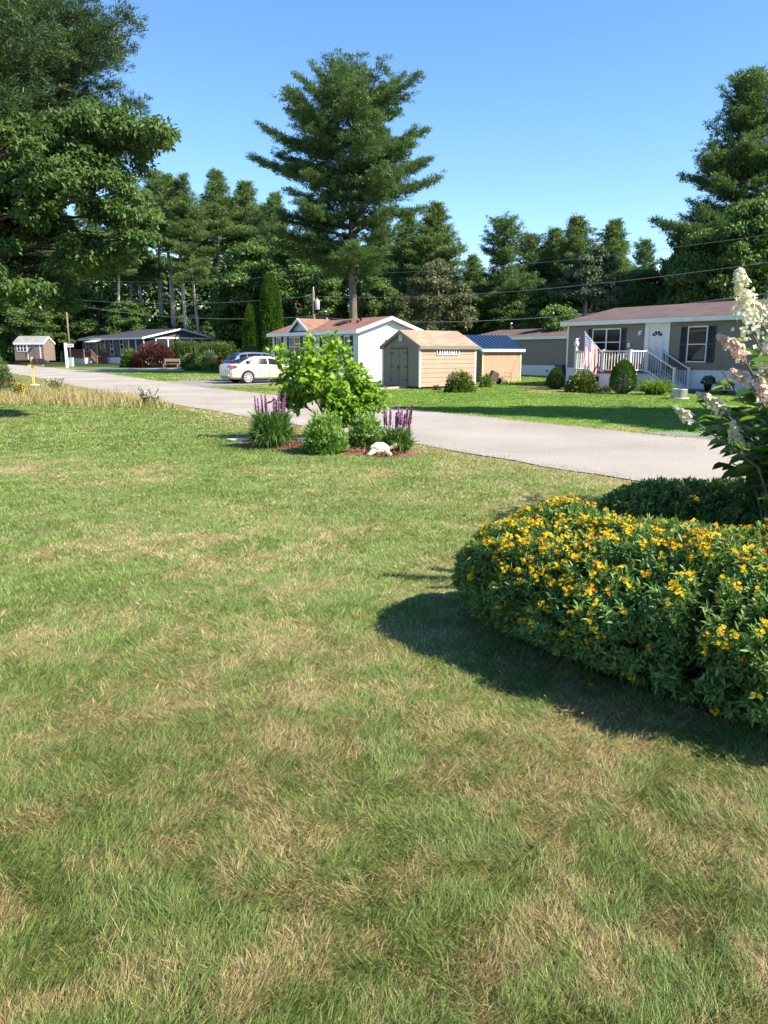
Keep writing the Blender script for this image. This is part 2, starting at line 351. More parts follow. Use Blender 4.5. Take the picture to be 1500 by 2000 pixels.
# ------------------------------------------------------------------ ground, road, beds
NY = ([-12, 3.3, 10.28, 14.42, 18.9, 25, 35, 46, 54, 62, 90], [15.6, 8, 3.4, .68, -2.3, -6.4, -12.7, -19.3, -24.5, -30, -52])
FY = ([-12, 3.3, 14.76, 17, 20, 23.8, 30.9, 38.6, 47, 57.5, 68.6, 90], [24, 14.1, 6.71, 5.2, 3.2, .65, -3.9, -8.6, -13.6, -20, -27, -44])
def xn(y): return np.interp(y, *NY)
def xf(y): return np.interp(y, *FY)
def inroad(x, y, m=0.0): return (x > xn(y) + m) & (x < xf(y) - m) & (y < 90)
def seg(x, y, pts):
    d = np.full(np.shape(x), 1e9)
    for (ax, ay), (bx, by) in zip(pts[:-1], pts[1:]):
        vx, vy = bx - ax, by - ay; t = np.clip(((x - ax) * vx + (y - ay) * vy) / (vx * vx + vy * vy), 0, 1)
        d = np.minimum(d, np.hypot(x - ax - t * vx, y - ay - t * vy))
    return d
HEDGE = [(1.05, 4.55), (1.8, 3.7), (2.7, 2.9)]
HEDGE2 = [(2.75, 7.5), (4.0, 6.3), (5.2, 5.0)]
BED = [(-2.3, 14.6), (.15, 13.2)]
DRIVE = [(-6.5, 37.5), (-3, 50)]
TALL = [(-6.9, 24.3), (-9.3, 26.3), (-13.5, 31.5), (-17.5, 38)]
def in_drive(x, y):      # car park strip, along the gable direction, left of the white home
    u = (x + 9.3) * .83 + (y - 43.2) * .56; v = -(x + 9.3) * .56 + (y - 43.2) * .83
    return (v > -1.7) & (v < 4.6) & (u > -5) & (u < 9)

ga = np.concatenate([[-3000, -1200, -500, -250], np.arange(-150, -40, 5), np.arange(-40, 40, .5), np.arange(40, 150, 5), [250, 500, 1200, 3000]])
gb = np.concatenate([[-3000, -800, -200, -60], np.arange(-20, 60, .5), np.arange(60, 160, 4), [250, 500, 1200, 3000]])
def dryness(x, y):
    d = fbm(x, y, .9, 1) * .5 + fbm(x, y, 3.4, 4) * .5
    return d
def lawn_col(x, y, g=None):
    """per blade / per vertex colour of the lawn"""
    n = len(x); r = g.random(n) if g is not None else np.full(n, .5)
    dr = dryness(x, y) + .35 * (vnoise(x, y, 9, 15) - .5) * (y < 9); far = x > xf(y) - .2
    h = fbm(x, y, 1.4, 9)[:, None]
    green = np.array([.135, .245, .045]) * (1 - h) + np.array([.165, .27, .085]) * h
    yel = np.array([.32, .4, .11]); straw = np.array([.55, .465, .25]); brown = np.array([.32, .24, .12])
    edge = np.minimum(np.abs(x - xn(y)), np.abs(x - xf(y))); nearroad = np.exp(-(edge / np.where(far, .45, .95)) ** 2)
    mid = np.exp(-((y - 10.2 + .2 * x) / 1.1) ** 2) * .16
    p = np.clip((dr - .50) * 3.4 + .33 + .02 * np.clip((4.5 - y) / 2, 0, 1) + mid - .24 * np.clip((y - 4.5) / 3, 0, 1), .12, .82)
    p = np.where((y > 12.5) & ~far, p * .55 + .04, p); 
    verge = (~far) & (y > 11) ; strip = np.exp(-((xn(y) - x - 1.2) / .9) ** 2) * (fbm(x, y, .5, 12) > .47)
    p = np.where(verge, np.maximum(p, .6 * strip), p)
    p = np.where(far, .07 + .5 * (fbm(x, y, .25, 20) > .62), p); p = np.maximum(p, nearroad * .8)
    q = (r < p)[:, None] if g is not None else p[:, None]
    k = (g.random(n) if g is not None else np.full(n, .5))[:, None]
    s = straw * (1 - .85 * k ** 1.5) + brown * .85 * k ** 1.5
    gr = green * (1 - .55 * k) + yel * .55 * k
    fg = np.array([.13, .25, .035]) * (1 - k) + np.array([.2, .33, .05]) * k
    gr = np.where(far[:, None], fg * (.8 + .5 * fbm(x, y, .35, 30)[:, None]), gr)
    c = s * q + gr * (1 - q)
    nearf = np.clip((5.2 - y) / 2.6, 0, 1)[:, None]; c = c * (1 - nearf * np.array([.2, .24, .31]))   # blades darker and browner towards the camera
    rr = g.random(n)[:, None] if g is not None else .5
    return np.where(far[:, None], c * (.68 + .5 * rr), c * (.36 + 1.1 * rr))
X_, Y_ = np.meshgrid(ga, gb); V = np.stack([X_.ravel(), Y_.ravel(), tz(Y_.ravel())], 1)
nx, ny = len(ga), len(gb); i, j = np.meshgrid(np.arange(nx - 1), np.arange(ny - 1)); q = (j * nx + i).ravel()
me = bpy.data.meshes.new('ground'); me.from_pydata(V.tolist(), [], np.stack([q, q + 1, q + 1 + nx, q + nx], 1).tolist())
c = lawn_col(V[:, 0], V[:, 1]) * .62; c4 = np.ones((len(c), 4), np.float32); c4[:, :3] = c
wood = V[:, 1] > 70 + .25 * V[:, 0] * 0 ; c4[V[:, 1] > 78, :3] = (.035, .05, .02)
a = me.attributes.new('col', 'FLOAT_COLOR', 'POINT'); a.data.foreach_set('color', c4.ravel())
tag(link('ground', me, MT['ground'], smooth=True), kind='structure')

def sheet(name, left, right, z, m, jit=.05, seed=1, step=.4, kind='structure'):
    """strip between two polylines given as (y list, x functions)"""
    g = np.random.default_rng(seed); ys = np.arange(left[0], left[1], step); M = MB(); vs = []
    for y in ys:
        a, b = left[2](y), right(y); w = (fbm(np.array([y]), np.array([0.]), 1.1, seed)[0] - .5) * 4 * jit
        w2 = (fbm(np.array([y]), np.array([5.]), 1.1, seed + 3)[0] - .5) * 4 * jit
        vs.append([(a + w + (b - a - w + w2) * t, y, tzf(y) + z) for t in (0, .25, .5, .75, 1)])
    for r0, r1 in zip(vs[:-1], vs[1:]):
        for k in range(4): M.face([r0[k], r0[k + 1], r1[k + 1], r1[k]])
    return tag(M.build(name, m), kind=kind)
sheet('road', (-12, 90, xn), xf, .016, MT['road'], .10)
def quadsheet(name, pts, z, m, sub=14, jit=.06, seed=3):
    """four-corner patch with a wandering edge"""
    a, b, c_, d = [Vector(p) for p in pts]; M = MB(); rows = []
    for i in range(sub + 1):
        u = i / sub; row = []
        for j in range(sub + 1):
            v = j / sub; p = a.lerp(b, u).lerp(d.lerp(c_, u), v)
            e = jit if (i in (0, sub) or j in (0, sub)) else 0
            nx_ = (vnoise(np.array([p.x]), np.array([p.y]), 1.7, seed)[0] - .5) * 4 * e
            row.append((p.x + nx_, p.y + nx_, tzf(p.y) + z))
        rows.append(row)
    for i in range(sub):
        for j in range(sub): M.face([rows[i][j], rows[i + 1][j], rows[i + 1][j + 1], rows[i][j + 1]])
    return tag(M.build(name, m), kind='structure')
quadsheet('driveway', [(-9.6, 38.6), (-4.4, 47.2), (-7.6, 52.2), (-14.6, 44.6)], .010, MT['drive'])
quadsheet('driveway', [(-24, 63), (-15, 68), (-19, 73), (-30, 70)], .010, MT['road'], seed=8)
quadsheet('driveway', [(7.4, 13.9), (8.3, 14.4), (6.6, 16.9), (5.5, 16.9)], .010, MT['drive'], seed=6)

def blob(name, path, rad, z, m, n=40, h=.05, seed=2, kind='structure'):
    """low mounded bed round a line"""
    p = np.array(path); cen = p.mean(0); M = MB(); dirv = p[-1] - p[0]; L = np.hypot(*dirv) / 2; ux = dirv / (2 * L); uy = np.array([-ux[1], ux[0]])
    rings = []
    for rr in np.linspace(0, 1, 9):
        ring = []
        for k in range(n):
            t = 2 * pi * k / n; w = 1 + .16 * (vnoise(np.array([cos(t) * 2]), np.array([sin(t) * 2]), 1, seed)[0] - .5)
            q = cen + ux * cos(t) * (L + rad) * rr * w + uy * sin(t) * rad * rr * w
            zz = z + h * (1 - rr ** 2) + (.03 * (vnoise(np.array([q[0]]), np.array([q[1]]), 9, seed)[0] - .5) if rr < .98 else 0)
            ring.append((q[0], q[1], zz + tzf(q[1])))
        rings.append(ring)
    for a, b in zip(rings[:-1], rings[1:]):
        for k in range(n): M.face([a[k], a[(k + 1) % n], b[(k + 1) % n], b[k]])
    return tag(M.build(name, m, smooth=True), kind=kind)
blob('mulch_bed', BED, .58, .006, MT['mulch'])
blob('mulch_bed', HEDGE, .42, .006, mat('shade_dark_soil', (.035, .025, .018), .95, .3, 20, .6, 60), h=.02)  # soil painted nearly black for the shaded hollow under the bush

# loose bark chips on the flower bed
g = np.random.default_rng(8); M = NP(); n = 5200
t = g.random(n); x = -2.45 + 2.75 * t + g.normal(0, .3, n); y = 14.75 - 1.65 * t + g.normal(0, .33, n)
k = seg(x, y, BED) < .54; x, y = x[k], y[k]; n = len(x)
d = rdir(g, n); d[:, 2] *= .35
rhombs(M, np.stack([x, y, .045 + g.random(n) * .03], 1), d, rdir(g, n) * .5 + [0, 0, 1], g.uniform(.03, .08, n), g.uniform(.012, .03, n), g.random(n))
tag(M.build('bark_chips', leafmat('bark_chip', [(.1, .035, .02), (.2, .08, .05), (.33, .16, .1)], 0, .8)), 'red brown bark mulch chips scattered round the flowering bed by the road', 'mulch', kind='stuff')

# ------------------------------------------------------------------ grass
def grass(n, y0, y1, power, seed, hgt, wid, xlim=None):
    g = np.random.default_rng(seed)
    # density per area ~ Y^-power, frame width ~ Y
    e = 2 - power; u = g.random(n)
    y = (y0 ** e + u * (y1 ** e - y0 ** e)) ** (1 / e) if abs(e) > 1e-6 else y0 * (y1 / y0) ** u
    x = (g.random(n) * 2 - 1) * (.545 * y + .45) if xlim is None else np.sign(g.random(n) - .5) * (.545 * y + .45 + g.random(n) * xlim)
    dn = dryness(x, y)
    keep = ~inroad(x, y, g.normal(0.06, .16, n)) & (seg(x, y, BED) > .50 + g.normal(0, .06, n)) & (seg(x, y, HEDGE) > .36 + g.normal(0, .09, n)) & ~in_drive(x, y) & (seg(x, y, HEDGE2) > .6)
    keep &= ~((fbm(x, y, 3.1, 40) < .33) & (g.random(n) < .55))
    x, y = x[keep], y[keep]; n = len(x)
    c = lawn_col(x, y, g)
    ang = fbm(x, y, 1.1, 50) * 12 + fbm(x, y, 4.2, 60) * 10 + g.normal(0, 1.1, n); lean = .2 + .7 * fbm(x, y, 2.2, 70) + np.abs(g.normal(0, .3, n))
    isdry = c[:, 0] > c[:, 1]; lean = lean + isdry * .25
    d = unit(np.stack([np.cos(ang) * lean, np.sin(ang) * lean, np.ones(n)], 1))
    hh = hgt(y) * g.uniform(.5, 1.25, n) * (.62 + .76 * fbm(x, y, 1.9, 80)) * np.where(isdry, .85, 1)
    hh *= np.where(x > xf(y) - .3, .75, 1)
    M = NP(); ribbons(M, np.stack([x, y, tz(y) + .0], 1), d, hh, wid(y) * g.uniform(.7, 1.3, n), g.uniform(.1, .9, n) * 1.1, g.random(n), col=c,
                      side=unit(np.stack([g.normal(0, 1, n) + 1.2 * np.sign(g.random(n) - .5), g.normal(0, .6, n), g.normal(0, .15, n)], 1)), g=g)
    return M
GQ = 1.0
o = grass(int(680000 * GQ), 1.15, 16, 2.1, 21, lambda y: .056 + .022 * np.clip((4.2 - y) / 2.4, 0, 1), lambda y: np.maximum(.0018, .00055 * y)).build('lawn_grass', MT['grass'])
tag(o, 'patchy green and straw coloured lawn grass filling the foreground', 'grass', kind='stuff')
o = grass(int(330000 * GQ), 13.5, 62, 1.7, 22, lambda y: .05 + .0006 * y, lambda y: .00075 * y).build('lawn_grass', MT['grass'])
tag(o, 'short bright mown grass on the lawns across and along the road', 'grass', kind='stuff')

o = grass(260000, 1.15, 16, 3.1, 23, lambda y: .056 + .022 * np.clip((4.2 - y) / 2.4, 0, 1), lambda y: np.maximum(.0018, .00055 * y), 1.45).build('lawn_grass', MT['grass'])
tag(o, 'patchy lawn grass continuing beyond both side edges of the photo', 'grass', kind='stuff')

# tall dry verge at the left of the lawn
g = np.random.default_rng(31); n = 36000
poly = [(-6.4, 24.0), (-9.8, 24.9), (-14.5, 26.5), (-17.5, 32), (-16.2, 38.6), (-12.9, 34.2), (-9.3, 29)]
def inpoly(x, y, p):
    c = np.zeros(len(x), bool); j = len(p) - 1
    for i in range(len(p)):
        xi, yi = p[i]; xj, yj = p[j]
        c ^= ((yi > y) != (yj > y)) & (x < (xj - xi) * (y - yi) / (yj - yi) + xi); j = i
    return c
x = g.uniform(-20, -6, n); y = g.uniform(23.5, 39, n); k = inpoly(x, y, poly) & (g.random(n) < np.clip(.25 + 1.6 * (fbm(x, y, .9, 90) - .3), 0, 1)); x, y = x[k], y[k]; n = len(x)
a_ = g.uniform(0, 6.28, n); le = g.uniform(.05, .55, n); M = NP()
ribbons(M, np.stack([x, y, tz(y)], 1), unit(np.stack([np.cos(a_) * le, np.sin(a_) * le, np.ones(n)], 1)), g.uniform(.18, .62, n) * (.5 + .9 * fbm(x, y, .7, 95)), .014, g.uniform(.1, .9, n), np.clip(g.random(n) * .8 + .3 * (fbm(x, y, .8, 99) - .3), 0, 1), g=g)
tag(M.build('tall_dry_grass', MT['dry']), 'tall dry straw coloured grass along the near edge of the road', 'grass', kind='stuff')
n = 5000; x = g.uniform(-20, -6, n); y = g.uniform(23.5, 36, n); k = inpoly(x, y, poly) & (fbm(x, y, .6, 130) > .52); x, y = x[k], y[k]; n = len(x); M = NP()
a_ = g.uniform(0, 6.28, n); le = g.uniform(.1, .7, n)
ribbons(M, np.stack([x, y, tz(y)], 1), unit(np.stack([np.cos(a_) * le, np.sin(a_) * le, np.ones(n)], 1)), g.uniform(.2, .45, n), .02, .5, g.random(n), g=g)
tag(M.build('green_weeds', MT['garden']), 'low green weeds growing among the tall dry roadside grass', 'weeds', kind='stuff')

# loose grit along the road edges and spent petals on the grass
g = np.random.default_rng(141); n = 7000; y = g.uniform(7, 40, n); sd = g.random(n) < .5; x = np.where(sd, xn(y) + g.normal(.08, .16, n), xf(y) - g.normal(.08, .16, n)); M = NP()
rhombs(M, np.stack([x, y, tz(y) + .022], 1), rdir(g, n) * [1, 1, .2], rdir(g, n) * .3 + [0, 0, 1], g.uniform(.01, .04, n), g.uniform(.01, .03, n), g.random(n))
tag(M.build('road_grit', leafmat('grit', [(.2, .17, .13), (.35, .31, .26), (.45, .4, .33)], 0, .9)), 'fine gravel scattered along both edges of the road', 'gravel', kind='stuff')
n = 60; t = g.random(n); x = .6 + 1.5 * t + g.normal(0, .3, n) - .25; y = 4.2 - 1.3 * t + g.normal(0, .35, n) - .2; M = NP()
rhombs(M, np.stack([x, y, .045 + .02 * g.random(n)], 1), rdir(g, n) * [1, 1, .3], rdir(g, n) * .4 + [0, 0, 1], .016, .01, g.random(n))
tag(M.build('fallen_petals', MT['orange']), 'few spent orange petals fallen on the grass in front of the flowering bush', 'petals', kind='stuff')

# ------------------------------------------------------------------ buildings
class Fr:
    """a wall's own frame: u along it, d out of it, z up"""
    def __init__(s, o, u, n): s.o = Vector((*o, 0)); s.u = Vector((*u, 0)); s.n = Vector((*n, 0))
    def __call__(s, u, d, z): return tuple(s.o + s.u * u + s.n * d + Vector((0, 0, z)))
def obox(M, f, u0, u1, d0, d1, z0, z1):
    n = len(M.v); M.v += [f(u0,d0,z0), f(u1,d0,z0), f(u1,d1,z0), f(u0,d1,z0), f(u0,d0,z1), f(u1,d0,z1), f(u1,d1,z1), f(u0,d1,z1)]
    for q in ((0,3,2,1),(4,5,6,7),(0,1,5,4),(1,2,6,5),(2,3,7,6),(3,0,4,7)): M.f.append(tuple(n + i for i in q)); M.m.append(M.mi)
    return M
FRONT = Fr((0, 0), (1, 0), (0, -1))
def siding(M, f, w, z0, z1, rise=0, peak=None, course=.17, lip=.024, u0=0):
    """lapped boards; above z1 they narrow into a gable"""
    z = z0; peak = w / 2 if peak is None else peak
    while z < z1 + rise - .02:
        zt = min(z + course, z1 + rise); a, b, at, bt = u0, w, u0, w
        if rise:
            if z > z1: k = (z - z1) / rise; a, b = u0 + (peak - u0) * k, w - (w - peak) * k
            if zt > z1: k = (zt - z1) / rise; at, bt = u0 + (peak - u0) * k, w - (w - peak) * k
        M.face([f(a, lip, z), f(b, lip, z), f(bt, .003, zt), f(at, .003, zt)])
        M.face([f(a, 0, z), f(b, 0, z), f(b, lip, z), f(a, lip, z)])
        z = zt
    return M
def gable_roof(par, x0, x1, y0, y1, ze, zr, oh, ohg, m, fm, th=.09, name='roof', along='x'):
    """ridge along local x (or y); fascia boards proud of the slabs"""
    sw = (lambda x, y, z: (x, y, z)) if along == 'x' else (lambda x, y, z: (y, x, z))
    if along != 'x': x0, x1, y0, y1 = y0, y1, x0, x1
    ym = (y0 + y1) / 2; sl = (zr - ze) / (ym - y0); a, b = x0 - ohg, x1 + ohg; M = MB(); Fm = MB()
    for s in (-1, 1):
        ye = y0 - oh if s < 0 else y1 + oh; zl = ze - oh * sl
        p = [(a, ye, zl), (b, ye, zl), (b, ym, zr), (a, ym, zr)]
        up = [(x, y, z + th) for x, y, z in p]
        n = len(M.v); M.v += [sw(*q) for q in p + up]
        for q in ((0,1,2,3),(7,6,5,4),(0,4,5,1),(1,5,6,2),(3,2,6,7),(0,3,7,4)): M.f.append(tuple(n + k for k in q)); M.m.append(0)
        # eave fascia
        yo = ye - .03 if s < 0 else ye + .03
        n = len(Fm.v); q0 = [(a - .003, min(ye, yo), zl - .13), (b + .003, min(ye, yo), zl - .13), (b + .003, max(ye, yo), zl - .13), (a - .003, max(ye, yo), zl - .13)]
        Fm.v += [sw(*q) for q in q0] + [sw(q[0], q[1], zl + th - .012) for q in q0]
        for q in ((0,3,2,1),(4,5,6,7),(0,1,5,4),(1,2,6,5),(2,3,7,6),(3,0,4,7)): Fm.f.append(tuple(n + k for k in q)); Fm.m.append(0)
        # rake boards
        for xx, sx in ((a, -1), (b, 1)):
            n = len(Fm.v); xo = xx + .03 * sx
            q0 = [(xx, ye, zl - .12), (xo, ye, zl - .12), (xo, ye, zl + th - .012), (xx, ye, zl + th - .012)]
            q1 = [(xx, ym, zr - .12), (xo, ym, zr - .12), (xo, ym, zr + th - .012), (xx, ym, zr + th - .012)]
            Fm.v += [sw(*q) for q in q0 + q1]
            for q in ((0,1,2,3),(7,6,5,4),(0,4,5,1),(1,5,6,2),(2,6,7,3),(3,7,4,0)): Fm.f.append(tuple(n + k for k in q)); Fm.m.append(0)
        # soffit
        yw = y0 if s < 0 else y1
        Fm.face([sw(a, ye, zl - .11), sw(b, ye, zl - .11), sw(b, yw, zl - .11), sw(a, yw, zl - .11)])
    rf = M.build(name, m, par); Fm.build('fascia', fm, rf); return rf
def window(par, f, u, w, z0, h, fm=None, cols=1, rows=2, shut=None, shw=.3, fr=.055, curtain=False):
    fm = fm or MT['white']; M = MB()
    obox(M, f, u - fr, u, 0, .055, z0 - fr, z0 + h + fr); obox(M, f, u + w, u + w + fr, 0, .055, z0 - fr, z0 + h + fr)
    obox(M, f, u, u + w, 0, .054, z0 - fr, z0); obox(M, f, u, u + w, 0, .054, z0 + h, z0 + h + fr)
    for c in range(1, cols): obox(M, f, u + w * c / cols - .04, u + w * c / cols + .04, 0, .05, z0, z0 + h)
    for r in range(1, rows): obox(M, f, u, u + w, 0, .045, z0 + h * r / rows - .022, z0 + h * r / rows + .022)
    o = M.build('window', fm, par); M = MB()
    M.face([f(u, .03, z0), f(u + w, .03, z0), f(u + w, .03, z0 + h), f(u, .03, z0 + h)]); M.build('pane', MT['glass'], o)
    if curtain:
        M = MB(); M.face([f(u + w * .25, .034, z0 + h * .05), f(u + w * .95, .034, z0 + h * .05), f(u + w * .93, .034, z0 + h * .46), f(u + w * .8, .034, z0 + h * .42), f(u + w * .4, .034, z0 + h * .2)]); M.build('curtain', mat('window_curtain', (.14, .12, .11), .8), o); M = MB()
        M.face([f(u + .05, .034, z0 + h * .86), f(u + w - .05, .034, z0 + h * .88), f(u + w - .05, .034, z0 + h * .93), f(u + .05, .034, z0 + h * .91)])
        M.build('curtain', mat('window_curtain', (.14, .12, .11), .8), o)
    if shut:
        for a in (u - fr - shw - .01, u + w + fr + .01):
            M = MB(); obox(M, f, a, a + .05, .02, .06, z0 - fr, z0 + h + fr); obox(M, f, a + shw - .05, a + shw, .02, .06, z0 - fr, z0 + h + fr)
            z = z0 - fr
            while z < z0 + h: 
                M.face([f(a + .05, .055, z), f(a + shw - .05, .055, z), f(a + shw - .05, .03, z + .055), f(a + .05, .03, z + .055)]); z += .055
            obox(M, f, a + .05, a + shw - .05, .02, .06, z0 + h * .5 - .04, z0 + h * .5 + .04)
            obox(M, f, a + .05, a + shw - .05, .02, .06, z0 + h, z0 + h + fr)
            M.build('shutter', shut, par)
    return o
def skirt(par, f, w, z1, m, name='skirting', u0=0, pitch=.3, z0=-.15):
    M = MB(); u = u0
    obox(M, f, u0, w, -.05, 0, z0, z1)
    while u < w - .04: obox(M, f, u, min(u + pitch * .8, w), 0, .012, z0, z1 - .04); u += pitch
    obox(M, f, u0, w, 0, .03, z1 - .04, z1 + .02)
    return M.build(name, m, par)
def core(par, x0, x1, y0, y1, z0, z1, m): M = MB().box(x0, x1, y0, y1, z0, z1); return M
def railing(par, a, b, z0, z1, name='railing', m=None, bal=None, gap=.15, hz=.05):
    """a, b local 3D feet of the rail ends (z added)"""
    a, b = Vector(a), Vector(b); M = MB(); n = max(2, int((b - a).length / gap)); hb = (b - a)
    up = Vector((0, 0, 1))
    M.bar(a + up * (z1 - .02), b + up * (z1 - .02), .09, .045); M.bar(a + up * (z0 + .1), b + up * (z0 + .1), .05, .05)
    M.mi = 1
    for i in range(1, n):
        p = a + hb * (i / n); M.bar(p + up * (z0 + .12), p + up * (z1 - .03), .024, .024, up=(1, 0, 0))
    M.mi = 0; d = (b - a).normalized(); M.bar(a + d * .02 + up * z0, a + d * .02 + up * (z1), .04, .04, up=(1, 0, 0)).bar(b - d * .02 + up * z0, b - d * .02 + up * (z1), .04, .04, up=(1, 0, 0))
    return M.build(name, [m or MT['white_paint'], bal or m or MT['white_paint']], par)

# ---- taupe home on the right
AX = math.atan2(-.83, .56)
H = empty('taupe_home', (9.8, 42, 0), AX, 'long taupe sided home with white trim, dark shutters and a white railed porch', 'house')
W = 22.0; DP = 8.0; ZS, ZE, ZR = .93, 3.3, 4.1
M = MB().box(.02, W - .02, .02, DP - .02, .5, ZE); siding(M, FRONT, W, ZS, ZE)
siding(M, Fr((0, DP), (0, -1), (-1, 0)), DP, ZS, ZE, ZR - ZE); siding(M, Fr((W, 0), (0, 1), (1, 0)), DP, ZS, ZE, ZR - ZE)
M.build('wall', MT['taupe'], H)
skirt(H, FRONT, W, ZS, MT['white_skirt']); skirt(H, Fr((0, DP), (0, -1), (-1, 0)), DP, ZS, MT['white_skirt'])
M = MB(); obox(M, FRONT, -.02, .09, .0, .03, ZS, ZE); obox(M, FRONT, .0, W, .0, .03, ZE - .13, ZE - .02); M.build('trim', MT['white'], H)
gable_roof(H, 0, W, 0, DP, ZE, ZR, .32, .25, MT['roof_mauve'], MT['white'])
window(H, FRONT, 1.78, 1.7, 1.62, 1.25, cols=2, shut=MT['shutter'], shw=.28)
window(H, FRONT, 7.36, .9, 1.35, 1.5, shut=MT['shutter'], shw=.36, curtain=True)
window(H, FRONT, 12.5, .9, 1.35, 1.5, shut=MT['shutter'], shw=.36)
M = MB(); obox(M, FRONT, 4.95, 5.2, 0, .05, .95, 3.2); obox(M, FRONT, 6.12, 6.35, 0, .05, .95, 3.2); obox(M, FRONT, 5.2, 6.12, 0, .049, 2.98, 3.2)
dr = M.build('door_frame', MT['white'], H)
M = MB(); obox(M, FRONT, 5.2, 6.12, 0, .03, .95, 2.98)
for a, b in ((5.32, 5.6), (5.72, 6.0)):
    for z0, z1 in ((1.1, 1.6), (1.72, 2.3)): obox(M, FRONT, a, b, .03, .042, z0, z1)
dr = M.build('door', MT['white_paint'], H)
M = MB(); n = 9
for k in range(4):     # fan light
    t0, t1 = pi * k / 4 + .07, pi * (k + 1) / 4 - .07
    M.face([FRONT(5.66 + r * cos(t), .036, 2.5 + r * .8 * sin(t)) for r, t in ((.09, t0), (.29, t0), (.29, (t0 + t1) / 2), (.29, t1), (.09, t1))])
M.build('fan_light', MT['glass'], dr)
MB().lathe([(.0, 0), (.03, 0), (.035, .03), (.02, .06), (0, .07)], 10, FRONT(5.3, .06, 1.85)).build('door_knob', MT['alu'], dr, True)
M = MB(); obox(M, FRONT, 4.62, 4.78, 0, .05, 2.58, 2.78); obox(M, FRONT, 4.64, 4.76, .05, .16, 2.55, 2.72); M.build('porch_lamp', MT['white'], H, bevel=.01)
M = MB(); obox(M, FRONT, 3.98, 4.14, 0, .09, 1.95, 2.2); M.build('outlet_cover', MT['white'], H, bevel=.03)
p = MB().lathe([(.1, -.1), (.1, .12), (.13, .14), (.13, .2), (.08, .22), (.08, .3), (.17, .31), (.19, .36), (.12, .4), (0, .41)], 14, (8.35, 3.2, ZR - .1)); p.build('roof_vent', MT['alu'], H, True)
p = MB().lathe([(.05, -.1), (.05, .3)], 10, (15.6, 2.6, ZR - .15)); p.build('roof_vent', MT['alu'], H, True)

# porch: a part of the home
DK = MB(); y0, s0, s1 = -2.4, 2.72, 6.07
DK.box(s0, s1, y0, 0, .76, .84)
dk = DK.build('porch_deck', MT['deck_wood'], H)
def post(par, x, y, z0, z1, w=.1, m=None):
    M = MB().box(x - w / 2, x + w / 2, y - w / 2, y + w / 2, z0, z1).box(x - w * .65, x + w * .65, y - w * .65, y + w * .65, z1, z1 + .03)
    return M.build('post', m or MT['white_paint'], par)
sk = skirt(dk, Fr((s0, y0 + .04), (1, 0), (0, -1)), s1 - s0, .76, MT['white_skirt'], 'deck_skirting', pitch=.16, z0=-.1)
skirt(dk, Fr((s1 - .02, y0 + .04), (0, 1), (1, 0)), 2.3, .76, MT['white_skirt'], 'deck_skirting', pitch=.16, z0=-.1)
skirt(dk, Fr((s0 + .02, 0), (0, -1), (-1, 0)), 2.36, .76, MT['white_skirt'], 'deck_skirting', pitch=.16, z0=-.1)
for x, y in ((s0 + .05, y0 + .05), (s0 + 1.72, y0 + .05), (s1 - .05, y0 + .05), (s1 - .05, -1.2), (s0 + .05, -.08), (s1 - .05, -.1)): post(dk, x, y, .84, 1.84)
railing(dk, (s0 + .1, y0 + .05, 0), (s0 + 1.67, y0 + .05, 0), .84, 1.82, bal=MT['white_paint'])
railing(dk, (s0 + 1.77, y0 + .05, 0), (s1 - .1, y0 + .05, 0), .84, 1.82, bal=MT['white_paint'])
railing(dk, (s1 - .05, y0 + .1, 0), (s1 - .05, -1.25, 0), .84, 1.82, bal=MT['white_paint'])
railing(dk, (s0 + .05, y0 + .1, 0), (s0 + .05, -.13, 0), .84, 1.82, bal=MT['white_paint'])
M = MB(); RI = MB()
for k in range(5):
    x = s1 + .3 * k; zt = .84 - .17 * k - .02
    if k < 4: M.box(x, x + .32, -1.16, -.14, zt - .17, zt - .13)
    RI.box(x + .002, x + .03, -1.14, -.16, max(-.05, zt - .17), zt - .0)
st = M.build('stairs', MT['white_paint'], dk); RI.build('riser', MT['white_paint'], st)
for y in (-1.19, -.11):
    M = MB(); M.bar((s1 + .0, y, .66), (s1 + 1.45, y, -.02), .05, .26); M.build('stringer', MT['white_paint'], st)
    post(st, s1 + 1.5, y, -.05, 1.05)
    railing(st, (s1, y, 0), (s1 + 1.5, y, -.8), .84, 1.82, 'stair_railing', bal=MT['blackplastic'])

# ---- patio paving in front of the taupe home (setting)
def in_home(x, y, z=0): 
    c, s = cos(AX), sin(AX); return Vector((9.8 + x * c - y * s, 42 + x * s + y * c, z))
M = MB(); a, b, c_, d = [in_home(*q) for q in ((7.8, -1.9), (15, -1.9), (15, -.05), (7.8, -.05))]
for k in range(1): 
    M.face([(*p.xy, .11) for p in (a, b, c_, d)]); M.face([(*a.xy, 0), (*b.xy, 0), (*b.xy, .11), (*a.xy, .11)]); M.face([(*d.xy, 0), (*a.xy, 0), (*a.xy, .11), (*d.xy, .11)])
tag(M.build('patio', MT['paver']), kind='structure')
blob('planting_bed', [tuple(in_home(-.4, -2.9).xy), tuple(in_home(6.3, -2.9).xy)], .55, .006, MT['mulch'], h=.04, seed=5)

